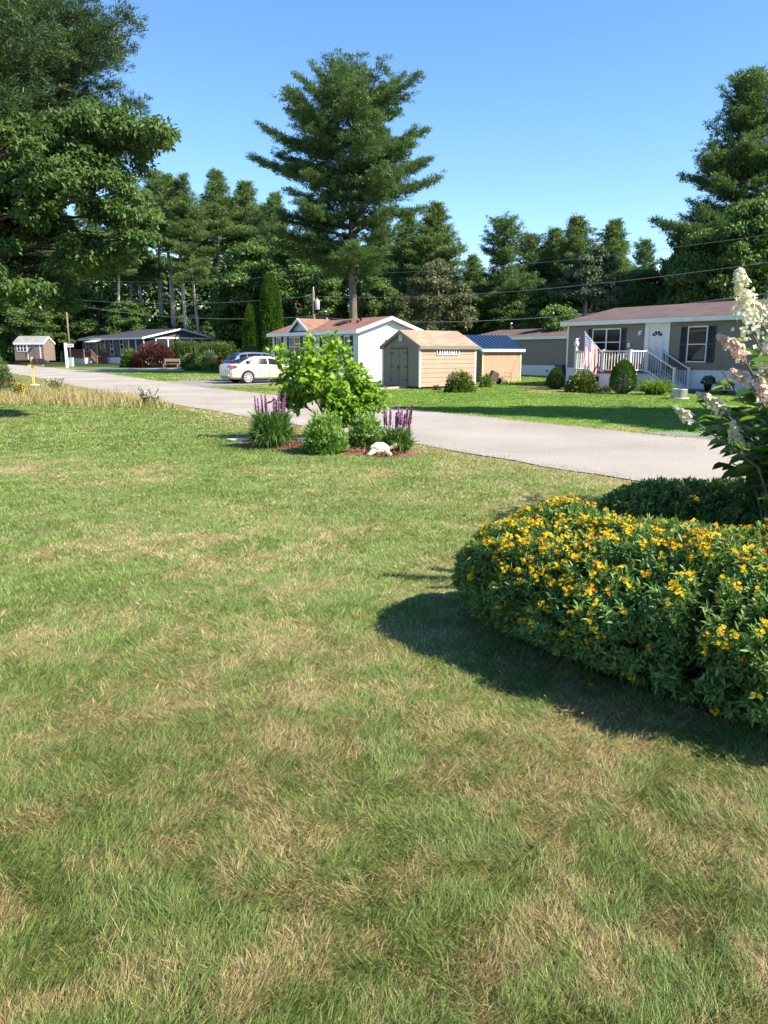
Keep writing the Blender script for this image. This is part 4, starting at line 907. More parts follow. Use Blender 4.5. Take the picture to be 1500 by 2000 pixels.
T_ = [  # proto, px, Y, ytop, H, wf, label
 (PA, 322, 104, 338, 24, 1.15, 'pine with straight pale trunk behind the left end of the brown home porch roof'),
 (PB, 351, 100, 350, 24, 1.0, 'pine with slim pale trunk rising right behind the peak of the brown home'),
 (PE, 376, 101, 345, 24, 1.0, 'pine with crooked pale trunk, just right of the brown home roof peak'),
 (PB, 412, 106, 338, 24, 1.15, 'pale trunked pine over the right eave of the brown home'),
 (PA, 300, 110, 330, 24, 1.1, 'pine at the left end of the bare trunked row, beside the oak leaves'),
 (PE, 448, 110, 366, 24, 1.1, 'dark pine behind the row, over the flower garden'),
 (PA, 480, 108, 352, 24, 1.1, 'pine with level boughs next to the left reach of the tallest pine'),
 (PE, 270, 108, 345, 24, 1.0, 'pine half hidden by the right edge of the oak'),
 (PC, 535, 98, 380, 18, .9, 'shaggy pine rising above the tall green cedar column'),
 (PE, 235, 112, 372, 24, 1.0, 'pale trunk pine standing behind the left end of the brown home'),
 (PB, 212, 100, 400, 24, .9, 'thin trunked pine over the entry deck of the brown home'),
 (PE, 96, 104, 380, 24, 1.0, 'leaning pale trunked pine behind the small far shed'),
 (PB, 62, 100, 380, 24, 1.0, 'thick pale trunked pine directly above the small far shed'),
 (PA, 160, 108, 385, 24, 1.0, 'pine with broken side twigs between the far shed and brown home'),
 (DA, 500, 92, 470, 12, 1.0, 'green broadleaf tree behind the parked cars, left of the cedar columns'),
 (DB, 452, 94, 530, 12, 1.0, 'dense broadleaf tree right of the brown home gable'),
 (DA, 575, 88, 455, 12, .9, 'broadleaf tree between the cedar columns and the utility pole'),
 (DB, 632, 84, 520, 12, .9, 'rounded broadleaf tree just right of the utility pole transformer'),
 (DA, 400, 112, 600, 12, 1.6, 'low broad tree behind the brown home gable'),
 (DB, 250, 100, 585, 12, 1.3, 'leafy low tree behind the middle of the brown home roof'),
 (DA, 185, 104, 560, 12, 1.3, 'leafy tree behind the entry deck of the brown home'),
 (DB, 118, 102, 590, 12, 1.5, 'low green tree right of the small far shed'),
 (DA, 20, 94, 560, 12, 1.3, 'bushy green tree left of the small far shed'),
 (DA, 335, 106, 612, 12, 1.5, 'low leafy tree at the foot of the bare pine trunks'),
 (DB, 470, 100, 560, 12, 1.2, 'dark low tree behind the flower garden hedge'),
 (PC, 742, 86, 425, 18, 1.0, 'dark pine close behind the trunk of the tallest pine'),
 (PC, 796, 82, 418, 18, 1.0, 'full dark pine to the right of the tallest pine trunk'),
 (PC, 850, 78, 398, 18, 1.15, 'pointed pine with ragged right side, above the tan shed'),
 (DO, 858, 66, 500, 10, .95, 'olive green broadleaf tree right above the tan shed roof'),
 (DO, 812, 72, 530, 10, .8, 'olive tinted tree left of the tan shed roof peak'),
 (DA, 745, 76, 535, 12, .9, 'dark leafy tree behind the white home gable'),
 (PC, 925, 96, 500, 18, 1.2, 'small pine in the dip of the treeline'),
 (PD, 988, 74, 424, 16, 1.05, 'open flat topped pine with bare forked trunk above the blue metal roof'),
 (PD, 1035, 84, 455, 16, 1.1, 'open pine right of the flat topped one'),
 (DB, 940, 76, 560, 12, 1.0, 'dark broadleaf tree over the blue metal roof'),
 (DA, 1000, 72, 585, 12, 1.0, 'dark leafy tree below the flat topped pine'),
 (PC, 1085, 84, 448, 18, 1.2, 'dark pine left of the pale leaved tree'),
 (PC, 1130, 80, 425, 18, 1.2, 'pine topping the middle of the right treeline'),
 (DL, 1152, 64, 468, 12, .95, 'pale grey green leaved tree behind the left end of the near taupe home'),
 (PC, 1200, 76, 432, 18, 1.15, 'pine with pointed top right of the pale leaved tree'),
 (PD, 1264, 92, 468, 16, .8, 'faint pale pine in the gap left of the right hand pine'),
 (DS, 1093, 58, 597, 5, 1.0, 'small bright green tree at the left end of the near taupe home roof'),
 (DB, 1060, 68, 560, 12, 1.1, 'dark broadleaf tree left of the small bright tree'),
 (DB, 1235, 70, 520, 12, 1.1, 'dark broadleaf tree over the front door of the near taupe home'),
 (DA, 1290, 66, 520, 12, 1.0, 'dark leafy tree left of the steel roof vent'),
 (DB, 1345, 62, 455, 12, .75, 'dark oak like tree at the left foot of the right hand pine'),
 (DA, 1400, 58, 440, 12, .8, 'tall leafy tree in front of the right hand pine'),
 (DB, 1470, 56, 385, 12, .8, 'green leafy tree at the right edge in front of the big pine'),
 (DA, 1360, 60, 530, 12, 1.0, 'shaded leafy tree behind the steel roof vent'),
 (DB, 1440, 60, 500, 12, 1.1, 'shaded leafy tree behind the right end of the near taupe home roof'),
 (DA, 1530, 62, 430, 12, .8, 'leafy tree cut by the right edge of the photo'),
]
g = random.Random(9)
for i, (pr, px, Y, yt, Hh, wf, lab) in enumerate(T_):
    grp = 'pines in the treeline' if pr.name.startswith('pine') else 'broadleaf trees in the treeline'
    plant_tree(pr, '', px, Y, yt, Hh, lab, g.uniform(0, 6.28), wf, group=grp)

# right hand big pine
T, N = pine(41, 22, 3.5, 7.6, lambda t: (.95 + .2 * sin(t * 23)) * (1 - t) ** .68 + .04, '', whorl=.6, nb=(5, 7), tuft=.34, tw=.05, needles=18, step=.36, trunk_r=.45, bare=4, up=.12, gap=.2)
e = make('big_pine', T, N, 'bark', 'needle')
plant_tree(e, '', 1468, 62, 150, 22, 'big dark pine with long boughs at the right edge behind the near taupe home', R(70), .95)

# cedar columns by the cars
def column(seed, H, Rr, n):
    g = np.random.default_rng(seed); z = g.random(n) ** .9 * H; az = g.uniform(0, 6.28, n)
    pr = Rr * (1 - (z / H) ** 3.2) ** .6 * (.85 + .3 * fbm(az * 2, z, 1.3, seed)) * np.clip(.7 + z / H, 0, 1)
    pos = np.stack([np.cos(az) * pr, np.sin(az) * pr, z], 1) * np.array([1, 1, 1.0]); pos[:, :2] *= (g.uniform(.78, 1.03, n) ** 1)[:, None]
    out = np.stack([np.cos(az), np.sin(az), np.full(n, .9)], 1); N = NP()
    ribbons(N, pos, unit(out + rdir(g, n) * .55), .26 * g.uniform(.6, 1.2, n), .085, -.1, np.clip(fbm(az * 2, z, 1.5, seed + 4) * .8 + g.random(n) * .4 - .1, 0, 1), g=g)
    T = MB().tube([(0, 0, 0), (0, 0, H * .85)], [.12, .02], 6); return T, N
T, N = column(51, 8.4, .98, 22000); e = make('cedar_column', T, N, 'bark_dark', 'cedar'); t = P(527, 535, 70); e.location = (t.x, 70, tzf(70)); e.scale = (1, 1, (t.z - .28) / 8.4)
tag(e, 'tall narrow column shaped cedar, the taller of the two', 'tree', 'cedar columns')
T, N = column(52, 5.4, .8, 16000); e = make('cedar_column', T, N, 'bark_dark', 'cedar'); t = P(491, 598, 70); e.location = (t.x, 70, tzf(70)); e.scale = (1, 1, (t.z - .28) / 5.4)
tag(e, 'shorter rounded cedar column left of the tall one', 'tree', 'cedar columns')

# near pine and oak on the left
e = empty('near_pine', (-15.0, 24.8, 0), 0, 'large dark pine overhanging the top left corner', 'tree')
T, N = pine(61, 24, 4.6, 6.6, lambda t: .9 * (1 - t) ** .4 + .12, '', whorl=.42, nb=(7, 9), tuft=.19, tw=.019, needles=34, step=.17, trunk_r=.42, bare=3, up=.08, zcut=14.5,
            asym=lambda az, t: ((.72 if t < .12 else 1.12) if t < .5 else 1) if cos(az) > .0 else .45)
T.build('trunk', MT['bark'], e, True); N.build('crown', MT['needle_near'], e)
e = empty('oak_tree', (-12.6, 20.5, 0), 0, 'leafy oak with glossy lobed leaves in front of the dark pine at left', 'tree')
def oak(seed):
    g = np.random.default_rng(seed); T = MB(); T.tube([(0, 0, 0), (.1, 0, 1.6), (-.1, .1, 3.4), (.3, 0, 6.6)], [.3, .25, .2, .05], 10)
    lobes = [(120,275,.8),(198,252,.8),(268,268,.6),(306,262,.33),(236,322,.7),(100,350,1.05),(180,395,1.05),(246,395,.65),(262,455,.45),(276,420,.35),(60,450,1.05),(150,478,.95),(215,500,.6),
             (30,330,1.2),(20,520,1.1),(100,560,.75),(-60,400,1.6),(-60,560,1.3),(-100,260,1.3),(62,255,.7),(-160,480,1.6),(-190,330,1.5),(170,320,.8),(150,225,.45),(235,245,.4)]
    C = []
    for (lx, ly, lr) in lobes:
        k = int(14 * lr ** 1.7 + 4)
        for _ in range(k):
            c = P(lx, ly, 20.5 + g.normal(0, .9)) - Vector((-12.6, 20.5, 0)); d = rdir(g, 1)[0] * lr * .92 * g.uniform(.45, 1.0); C.append((c.x + d[0], c.y + d[1] * 1.2, c.z + d[2] * .85))
    C = np.array(C); g.shuffle(C)
    for c in C[:70]:
        o = Vector((0, 0, g.uniform(1.8, 5))); e_ = Vector(c); T.tube([o, o.lerp(e_, .5) + Vector((0, 0, .25)), e_], [.075, .04, .012], 5, cap=False)
    M = NP(); per = 150; n = len(C) * per; ci = np.repeat(np.arange(len(C)), per)
    # twigs of leaves: rosettes drooping at the tips
    tw = 9; tp = C[ci] + rdir(g, n) * (g.random(n)[:, None] ** .5) * np.array([.38, .38, .2])
    d = unit(rdir(g, n) * .8 + unit(C[ci] - np.array([0, 0, 4.5])) * .5 + np.array([0, 0, -.45])); nr = unit(rdir(g, n) * .6 + np.array([.1, -.2, .9]))
    leaves(M, tp, d, nr, g.uniform(.11, .19, n), g.uniform(.05, .095, n), np.clip(np.repeat(g.random(len(C)), per) * .5 + g.random(n) * .5, 0, 1), fold=.12, droop=.15, wide=.5)
    return T, M
T, N = oak(62); T.build('trunk', MT['bark_dark'], e, True); N.build('crown', MT['oak'], e)

# trees out of the frame on the right whose shade falls across the far lawn
c_ = copy_tree(PC); c_.location = (18.5, 17.2, 0); c_.rotation_euler = (0, 0, 1.2); c_.scale = (.9, .9, 1.0); tag(c_, 'pine beyond the right edge of the photo that shades the far lawn', 'tree', 'pines in the treeline')
c_ = copy_tree(DA); c_.location = (15.6, 16.6, 0); c_.rotation_euler = (0, 0, .4); c_.scale = (.8, .6, .78); tag(c_, 'leafy tree beyond the right edge of the photo that shades the far lawn', 'tree', 'broadleaf trees in the treeline')

# woodland mass behind everything
g = np.random.default_rng(71); M = NP(); n = 150000
x = g.uniform(-105, 105, n); y = 116 + g.random(n) * 12 + np.abs(x) * .05
zt = 17 + 5 * (fbm(x, x * 0, .09, 3) - .5) * 2 - 8 * (x > 0)
z = g.random(n) ** .8 * zt; k = fbm(x * .5 + 50, z, .55, 77) > .30; x, y, z = x[k], y[k], z[k]; n = len(x)
rhombs(M, np.stack([x, y, z + .6], 1), rdir(g, n), unit(rdir(g, n) + np.array([.3, -.6, .6])), g.uniform(.5, 1.0, n), g.uniform(.3, .6, n), np.clip(fbm(x, z, .35, 88) * 1.3 - .35 + g.random(n) * .35, 0, 1))
tag(M.build('distant_woodland', MT['dec']), 'dark mass of woodland closing the view behind all the separate trees', 'woodland', kind='stuff')
# brushy undergrowth in front of the wood
M = NP(); n = 70000; x = g.uniform(-75, 45, n); y = np.where(x < -5, 107, 74) + g.random(n) * 5
zt = 2.2 + 3.2 * fbm(x, x * 0, .22, 5); z = g.random(n) * zt
rhombs(M, np.stack([x, y, z + .5], 1), rdir(g, n), unit(rdir(g, n) + np.array([.3, -.5, .7])), g.uniform(.3, .55, n), g.uniform(.18, .36, n), np.clip(fbm(x, z, .6, 89) * 1.1 - .2 + g.random(n) * .35, 0, 1))
tag(M.build('undergrowth', MT['dec']), 'low leafy undergrowth along the foot of the treeline', 'undergrowth', kind='stuff')

# ------------------------------------------------------------------ flowering bed by the road
def dome_leaves(M, g, n, cx, cy, rx, ry, h, L, W, z0=0.0, up=.35, flat=.0, rough=.12, inner=.35, rnd=None, fold=.12, droop=.1, shape='leaf', wide=.38):
    d = rdir(g, n); d[:, 2] = np.abs(d[:, 2]) * 1.0 - .12 * g.random(n)
    r = (1 - inner * g.random(n) ** 2) * (1 + rough * (fbm(d[:, 0] * 3 + cx, d[:, 1] * 3 + d[:, 2] * 2 + cy, 1.2, 7) - .5) * 3)
    pos = np.stack([cx + d[:, 0] * rx * r, cy + d[:, 1] * ry * r, z0 + np.maximum(.02, d[:, 2] * h * r)], 1)
    ax = unit(d * .8 + rdir(g, n) * .7 + np.array([0, 0, up])); nr = unit(rdir(g, n) * .6 + np.array([.1, -.1, .9]))
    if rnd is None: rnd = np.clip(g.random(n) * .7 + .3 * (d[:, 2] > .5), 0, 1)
    (leaves if shape == 'leaf' else rhombs)(M, pos, ax, nr, L * g.uniform(.7, 1.25, n), W * g.uniform(.7, 1.25, n), rnd, **(dict(fold=fold, droop=droop, wide=wide) if shape == 'leaf' else {}))
    return pos

# young tree with heart shaped leaves
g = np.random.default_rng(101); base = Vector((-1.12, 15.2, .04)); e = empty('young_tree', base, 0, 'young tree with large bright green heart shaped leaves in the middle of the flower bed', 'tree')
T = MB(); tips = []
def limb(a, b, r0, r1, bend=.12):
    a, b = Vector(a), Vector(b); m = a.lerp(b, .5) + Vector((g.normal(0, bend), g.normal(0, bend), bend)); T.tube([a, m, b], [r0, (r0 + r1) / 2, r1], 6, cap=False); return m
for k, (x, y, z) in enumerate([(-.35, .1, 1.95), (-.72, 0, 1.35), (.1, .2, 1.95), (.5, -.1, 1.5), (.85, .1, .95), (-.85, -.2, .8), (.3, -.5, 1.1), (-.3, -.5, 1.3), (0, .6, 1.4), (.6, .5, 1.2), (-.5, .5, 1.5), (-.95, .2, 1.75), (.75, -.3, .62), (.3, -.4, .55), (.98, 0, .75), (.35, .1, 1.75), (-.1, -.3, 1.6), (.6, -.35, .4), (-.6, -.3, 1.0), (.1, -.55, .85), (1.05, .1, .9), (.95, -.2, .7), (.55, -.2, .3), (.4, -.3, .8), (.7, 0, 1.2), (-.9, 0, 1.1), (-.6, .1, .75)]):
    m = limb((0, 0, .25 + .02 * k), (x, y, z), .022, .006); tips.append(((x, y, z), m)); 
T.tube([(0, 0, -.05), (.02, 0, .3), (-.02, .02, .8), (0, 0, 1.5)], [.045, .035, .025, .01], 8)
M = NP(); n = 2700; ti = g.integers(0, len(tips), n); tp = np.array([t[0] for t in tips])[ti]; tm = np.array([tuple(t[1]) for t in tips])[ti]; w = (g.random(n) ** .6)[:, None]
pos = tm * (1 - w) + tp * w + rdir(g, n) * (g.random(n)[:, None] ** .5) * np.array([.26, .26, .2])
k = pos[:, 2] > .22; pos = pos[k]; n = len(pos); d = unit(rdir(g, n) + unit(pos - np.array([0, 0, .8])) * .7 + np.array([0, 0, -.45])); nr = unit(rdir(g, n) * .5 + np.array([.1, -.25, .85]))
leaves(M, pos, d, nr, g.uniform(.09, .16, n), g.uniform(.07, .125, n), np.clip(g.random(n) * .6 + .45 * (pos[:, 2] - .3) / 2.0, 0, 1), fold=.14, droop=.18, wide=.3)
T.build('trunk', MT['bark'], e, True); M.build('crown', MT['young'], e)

# liatris clumps: strap leaves and flower spikes
def liatris(px, py, R_, h, nleaf, spikes, sh, seed, label, spent, wild=.5):
    g = np.random.default_rng(seed); p = G(px, py); e = empty('flowering_plant', (p.x, p.y, .02), 0, label, 'flowering plant', 'purple spiked plants'); M = NP(); n = nleaf
    a = g.uniform(0, 6.28, n); r = R_ * .55 * g.random(n) ** .6; le = g.uniform(.1, .95, n); root = np.stack([np.cos(a) * r, np.sin(a) * r, g.random(n) ** .8 * h * .6], 1)
    a2 = a + g.normal(0, .5, n); d = unit(np.stack([np.cos(a2) * le, np.sin(a2) * le, np.ones(n)], 1))
    ribbons(M, root, d, h * g.uniform(.22, .6, n), .017, g.uniform(.3, 1.4, n), g.random(n), g=g)
    n = nleaf // 3; a = g.uniform(0, 6.28, n); root = np.stack([np.cos(a) * R_ * .3, np.sin(a) * R_ * .3, np.full(n, .02)], 1)
    ribbons(M, root, unit(np.stack([np.cos(a) * g.uniform(.15, 1.0, n), np.sin(a) * g.uniform(.15, 1.0, n), np.ones(n)], 1)), h * g.uniform(.45, 1.05, n), .019, g.uniform(.5, 1.5, n), g.random(n), g=g)
    M.build('leaf_clump', MT['liat_leaf'], e)
    for i in range(spikes):
        a = g.uniform(0, 6.28); r = R_ * .62 * g.random() ** .5; b = np.array([cos(a) * r, sin(a) * r, h * .55]); t = b + np.array([cos(a) * .07 * r / R_ + g.normal(0, .02), g.normal(0, .03), h * .45 * g.uniform(.7, 1) + sh * g.uniform(.45, 1)])
        S = MB().tube([tuple(b), tuple(t)], .006, 5); st = S.build('stem', MT['bark_dark'], e)
        M = NP(); m = 150; u = g.uniform(.42, 1, m); pp = b + (t - b) * u[:, None]; dd = unit(rdir(g, m) * np.array([1, 1, .4]) + np.array([0, 0, .35]))
        rhombs(M, pp, dd, rdir(g, m), .029 * (1.25 - u * .55), .017, g.random(m)); M.build('flower_spike', MT['spent'] if g.random() < spent else MT['purple'], e)
liatris(531, 874, .50, .80, 2000, 13, .22, 201, 'purple spiked clump at the left end of the flower bed', .1)
liatris(776, 886, .36, .52, 1200, 18, .34, 202, 'fading purple spiked clump behind the turtle ornament', .6)

# sedum mounds
for i, (px, py, rx, h, lab) in enumerate([(631, 888, .36, .64, 'round pale green sedum mound in the middle of the flower bed'), (713, 880, .31, .58, 'smaller round sedum mound between the young tree and the turtle')]):
    g = np.random.default_rng(210 + i); p = G(px, py); e = empty('sedum_plant', (p.x, p.y + rx * .6, .02), 0, lab, 'plant', 'sedum mounds'); M = NP()
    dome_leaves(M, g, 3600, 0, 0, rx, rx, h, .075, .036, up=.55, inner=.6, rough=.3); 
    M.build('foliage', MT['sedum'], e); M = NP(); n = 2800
    c = rdir(g, 44); c[:, 2] = np.abs(c[:, 2]) * .8 + .35; c = unit(c); ci = g.integers(0, 44, n); pos = c[ci] * np.array([rx, rx, h]) * 1.0 + rdir(g, n) * np.array([.06, .06, .022])
    rhombs(M, pos, rdir(g, n), unit(rdir(g, n) * .4 + np.array([0, 0, 1])), .022, .016, g.random(n)); M.build('flower_head', MT['sedum_top'], e)
    T = MB(); [T.tube([(0, 0, 0), (cos(a) * rx * .6, sin(a) * rx * .6, h * .7)], .006, 4) for a in np.arange(0, 6.2, .5)]; T.build('stem', MT['sedum'], e)

# turtle ornament
p = G(742, 889); e = empty('turtle_ornament', (p.x, p.y, .015), R(2), 'cream coloured turtle ornament on the mulch, head towards the right', 'garden ornament')
def ball(M, c, r, n=12, m=8, sq=None):
    for i in range(m):
        for j in range(n):
            q = [];
            for a, b in ((i, j), (i, j + 1), (i + 1, j + 1), (i + 1, j)):
                th = pi * a / m; ph = 2 * pi * b / n; x, y, z = sin(th) * cos(ph), sin(th) * sin(ph), cos(th)
                k = 1 + (.10 * (abs(sin(ph * 4)) * abs(sin(th * 4))) if sq else 0)
                q.append((c[0] + r[0] * x * k, c[1] + r[1] * y * k, c[2] + r[2] * z * k))
            M.face(q)
M = MB(); ball(M, (0, 0, .09), (.17, .13, .11), 32, 20, True); M.build('shell', MT['turtle'], e, True)
M = MB(); M.tube([(.12, 0, .09), (.2, 0, .12), (.245, -.005, .15), (.285, -.01, .155), (.315, -.012, .145)], [.045, .04, .045, .05, .022], 12); M.build('head', MT['turtle'], e, True)
for x, y, q in ((.12, -.12, .3), (.12, .12, .3), (-.13, -.11, -.4), (-.13, .11, -.4)):
    M = MB(); M.tube([(x * .7, y * .7, .07), (x, y, .05), (x + q * .12, y * 1.25, .02), (x + q * .25, y * 1.35, .012)], [.05, .045, .035, .02], 10); M.build('leg', MT['turtle'], e, True)
M = MB(); M.tube([(-.15, 0, .05), (-.22, 0, .02)], [.02, .005], 8); M.build('tail', MT['turtle'], e, True)

# edging stones
for i, (px, py, sx, sy, sz, m, lab) in enumerate([(466, 861, .24, .12, .035, 'stone', 'flat white stone at the left tip of the flower bed'), (596, 868, .26, .14, .12, 'bark', 'dark blue grey rock between the left spiked clump and the sedum mound')]):
    p = G(px, py); M = MB(); ball(M, (0, 0, .02), (sx, sy, sz), 14, 8); o = M.build('stone', MT['stone'] if m == 'stone' else mat('blue_rock', (.1, .12, .15), .8, .3, 6), None, True); o.location = p; tag(o, lab, 'stone')
    for v in o.data.vertices: v.co *= 1 + .12 * sin(v.co.x * 23 + v.co.y * 31)

# ------------------------------------------------------------------ yellow flowering bush, dark bush
def hedge(name, path, rad, h, nst, seed, label, fl=1.0, lf=.048, cat='bush'):
    g = np.random.default_rng(seed); e = empty(name, (*path[0], 0), 0, label, cat); o = np.array([*path[0], 0])
    P_ = np.array(path); sl_ = np.linalg.norm(np.diff(P_, axis=0), axis=1); cs_ = np.concatenate([[0], np.cumsum(sl_)])
    # surface points: capsule sweep with a domed top, sampled by direction
    n = nst; t = g.uniform(-rad, cs_[-1] + rad, n); tc_ = np.clip(t, 0, cs_[-1]); i = np.clip(np.searchsorted(cs_, tc_) - 1, 0, len(sl_) - 1)
    w = (tc_ - cs_[i]) / sl_[i]; cen = P_[i] * (1 - w)[:, None] + P_[i + 1] * w[:, None]; dv = (P_[i + 1] - P_[i]) / sl_[i][:, None]; nv = np.stack([-dv[:, 1], dv[:, 0]], 1)
    end = (t - tc_) / rad                    # -1..0 / 0..1 at the caps
    ph = g.uniform(-.5, pi + .5, n); ph = np.where(((ph < 0) | (ph > pi)) & (g.random(n) < .45), g.uniform(.1, pi - .1, n), ph); rr = np.sqrt(np.maximum(0, 1 - end ** 2))
    lump = 1 + .50 * (fbm(cen[:, 0] + np.cos(ph), cen[:, 1] + np.sin(ph), 1.6, seed) - .5) * 1.6
    depth = 1 - .5 * g.random(n) ** 2.2
    zz = np.sin(ph); lat = np.cos(ph) * rad * rr * lump * depth * np.where(zz < 0, 1 + zz * .75, 1)
    z = np.where(zz > 0, .30 * h + .70 * h * zz ** .92 * (rr ** .85) * lump * depth, .30 * h + zz * .55 * h)
    z = z * (.70 + .30 * np.clip((t + rad) / 1.25, 0, 1) ** .7)
    pos = np.stack([cen[:, 0] + nv[:, 0] * lat + dv[:, 0] * end * rad, cen[:, 1] + nv[:, 1] * lat + dv[:, 1] * end * rad, np.maximum(z, .03)], 1) - o
    out = unit(np.stack([nv[:, 0] * np.cos(ph), nv[:, 1] * np.cos(ph), np.maximum(zz, -.2) + .35], 1) + np.stack([dv[:, 0] * end, dv[:, 1] * end, 0 * end], 1) * .7)
    # each point is a sprig tip: a short shoot with narrow leaves round it
    sd = unit(out + rdir(g, n) * .45); SL = g.uniform(.07, .15, n); per = 15; N = NP()
    sp = np.repeat(pos, per, 0); dd = np.repeat(sd, per, 0); u = np.tile(np.linspace(0, 1, per), n)[:, None]; cl = np.repeat(g.random(n), per)
    bp = sp - dd * np.repeat(SL, per)[:, None] * (1 - u); ld = unit(dd * .55 + rdir(g, n * per) * .9 + np.array([0, 0, .1]))
    leaves(N, bp, ld, unit(rdir(g, n * per) * .6 + dd * .6 + np.array([0, 0, .4])), lf * g.uniform(.55, 1.15, n * per), lf * .27, np.clip(cl * .5 + g.random(n * per) * .5, 0, 1), fold=.1, droop=.08, wide=.45)
    N.build('foliage', MT['bush_leaf'], e)
    # flowers cluster in drifts on sprig tips, densest on top
    patch = fbm(pos[:, 0] + 9, pos[:, 1] + pos[:, 2] * 1.3, 4.2, seed + 5); pr = np.clip((patch - .30) * 3.2, .10, 1) * np.clip(.16 + 1.25 * (pos[:, 2] / h - .30), .05, 1) * fl
    k = (g.random(n) < pr * .62) & (depth > .93); fp = pos[k] + sd[k] * .012; fd = sd[k]; m = len(fp)
    nfl = 5; c = np.repeat(fp, nfl, 0) + rdir(g, m * nfl) * .016; up_ = np.repeat(fd, nfl, 0); m2 = len(c); pet = 5; kind = g.random(m2) < .13
    nrm = unit(up_ + rdir(g, m2) * .5 + np.array([0, -.1, .4])); a0 = unit(np.cross(nrm, rdir(g, m2))); b0 = np.cross(nrm, a0); A, B_ = NP(), NP()
    for q in range(pet):
        th = 6.283 * q / pet; pd = a0 * cos(th) + b0 * sin(th) + nrm * .25
        for Mx, s_ in ((A, ~kind), (B_, kind)): rhombs(Mx, c[s_], pd[s_], nrm[s_], .0118 * g.uniform(.7, 1.25, s_.sum()), .0092, g.random(s_.sum()))
    # stamens: a fine tuft
    rb = np.repeat(c[~kind], 7, 0); ribbons(A, rb, unit(np.repeat(nrm[~kind], 7, 0) + rdir(g, len(rb)) * .7), .015, .0018, 0, g.random(len(rb)), g=g)
    tag(A.build('flowers', MT['yellow'], e), kind='stuff'); tag(B_.build('faded_flowers', MT['orange'], e), kind='stuff')
    T = MB(); rs = random.Random(seed)
    for q in range(60):
        f_ = rs.random() * (len(P_) - 1); a = int(f_); b = P_[a] + (P_[min(a + 1, len(P_) - 1)] - P_[a]) * (f_ - a); an = rs.uniform(0, 6.28); q2 = rad * .7
        T.tube([(b[0] - o[0] + rs.gauss(0, .08), b[1] - o[1] + rs.gauss(0, .08), 0), (b[0] - o[0] + cos(an) * q2 * .6, b[1] - o[1] + sin(an) * q2 * .6, h * .35), (b[0] - o[0] + cos(an) * q2, b[1] - o[1] + sin(an) * q2, h * .62)], [.009, .006, .003], 5, cap=False)
    T.build('stem', MT['bark_dark'], e)
hedge('yellow_flowering_bush', [(1.13, 4.62), (1.85, 3.75), (2.75, 2.98)], .68, .86, 17000, 301, 'dense rounded bush covered in small yellow flowers at the right of the lawn')
hedge('dark_leaved_bush', [(2.75, 7.4), (4.0, 6.5), (5.2, 5.4)], .62, .62, 7500, 302, 'low dark bush in shade behind the yellow flowering bush', fl=.35, lf=.055)

# ------------------------------------------------------------------ hydrangea
g = np.random.default_rng(401); base = Vector((3.08, 5.15, 0)); e = empty('hydrangea', base, 0, 'hydrangea with cream and pink cone flowers leaning in from the right edge', 'shrub')
T = MB(); L_ = NP(); heads = []
H_ = [  # px, py, Y of panicle bottom ; length ; colour ; direction
 (1472, 655, 4.9, .40, 'w', (-.30, 0, .9)), (1500, 640, 5.1, .30, 'w', (.1, 0, .9)), (1440, 682, 5.0, .15, 'p', (-.8, 0, .5)), (1452, 700, 4.8, .16, 'p', (-.5, -.3, .5)),
 (1465, 748, 4.9, .16, 'p', (-.8, -.2, .45)), (1490, 720, 4.9, .16, 'w', (-.1, -.4, .5)), (1442, 872, 5.2, .2, 'w', (-.4, -.3, .8)), (1352, 820, 5.1, .14, 'd', (-.7, 0, .5)), (1412, 800, 5.3, .16, 'w', (-.8, -.2, .5)),
 (1395, 786, 5.6, .14, 'd', (-.8, 0, .4)), (1490, 780, 4.7, .15, 'p', (-.3, -.3, .7)), (1498, 700, 5.0, .18, 'w', (0, -.2, .9))]
for (px, py, Y, ln, c, dr) in H_: heads.append((P(px, py, Y) - base, ln, c, np.array(dr)))
for q in range(16):   # heads further right, out of frame or at the edge
    heads.append((Vector((g.uniform(0, 1.3), g.uniform(-.5, .9), g.uniform(1.1, 2.2))), g.uniform(.14, .22), 'wwp'[g.integers(0, 3)], np.array([g.normal(0, .5), g.normal(0, .4), .8])))
ends = []
def cane(tip, r0=.012, nl=6, bow=.25):
    tip = Vector(tip); root = Vector((tip.x * .25 + g.normal(.1, .1), tip.y * .3, 0)); m = root.lerp(tip, .55) + Vector((.08, 0, bow)); pts = [root, m, tip]
    T.tube(pts, [r0, r0 * .75, r0 * .4], 6, cap=False)
    for j in range(nl):
        u = .98 - .085 * j * g.uniform(.8, 1.2); a = m.lerp(tip, max(0, (u - .5) / .5)) if u > .5 else root.lerp(m, u / .5)
        an = (j % 2) * pi / 2 + g.normal(0, .35)
        for s in (0, pi):
            ld = np.array([cos(an + s), sin(an + s), g.uniform(-.15, .35)]); ends.append((np.array(a), ld))
for (p, ln, c, dr) in heads: cane(p, nl=7)
for q in range(150): cane((g.uniform(-.65, 1.6) if q > 25 else g.uniform(-.6, .6), g.uniform(-.6, 1.0), g.uniform(.75, 2.0) - .1), nl=7)
b = np.array([x[0] for x in ends]); d = np.array([x[1] for x in ends]); k = (b[:, 2] > .12) & ((b[:, 0] > -.5) | (g.random(len(b)) < .22)) & ~((b[:, 0] < -.75) & (b[:, 2] > 1.9)); b, d = b[k], d[k]; n = len(b)
leaves(L_, b + d * .02, unit(d), unit(rdir(g, n) * .35 + np.array([0, 0, 1])), g.uniform(.13, .21, n), g.uniform(.08, .12, n), g.random(n), fold=.12, droop=.22, wide=.42)
T.build('stem', MT['bark'], e); L_.build('foliage', MT['hyd_leaf'], e)
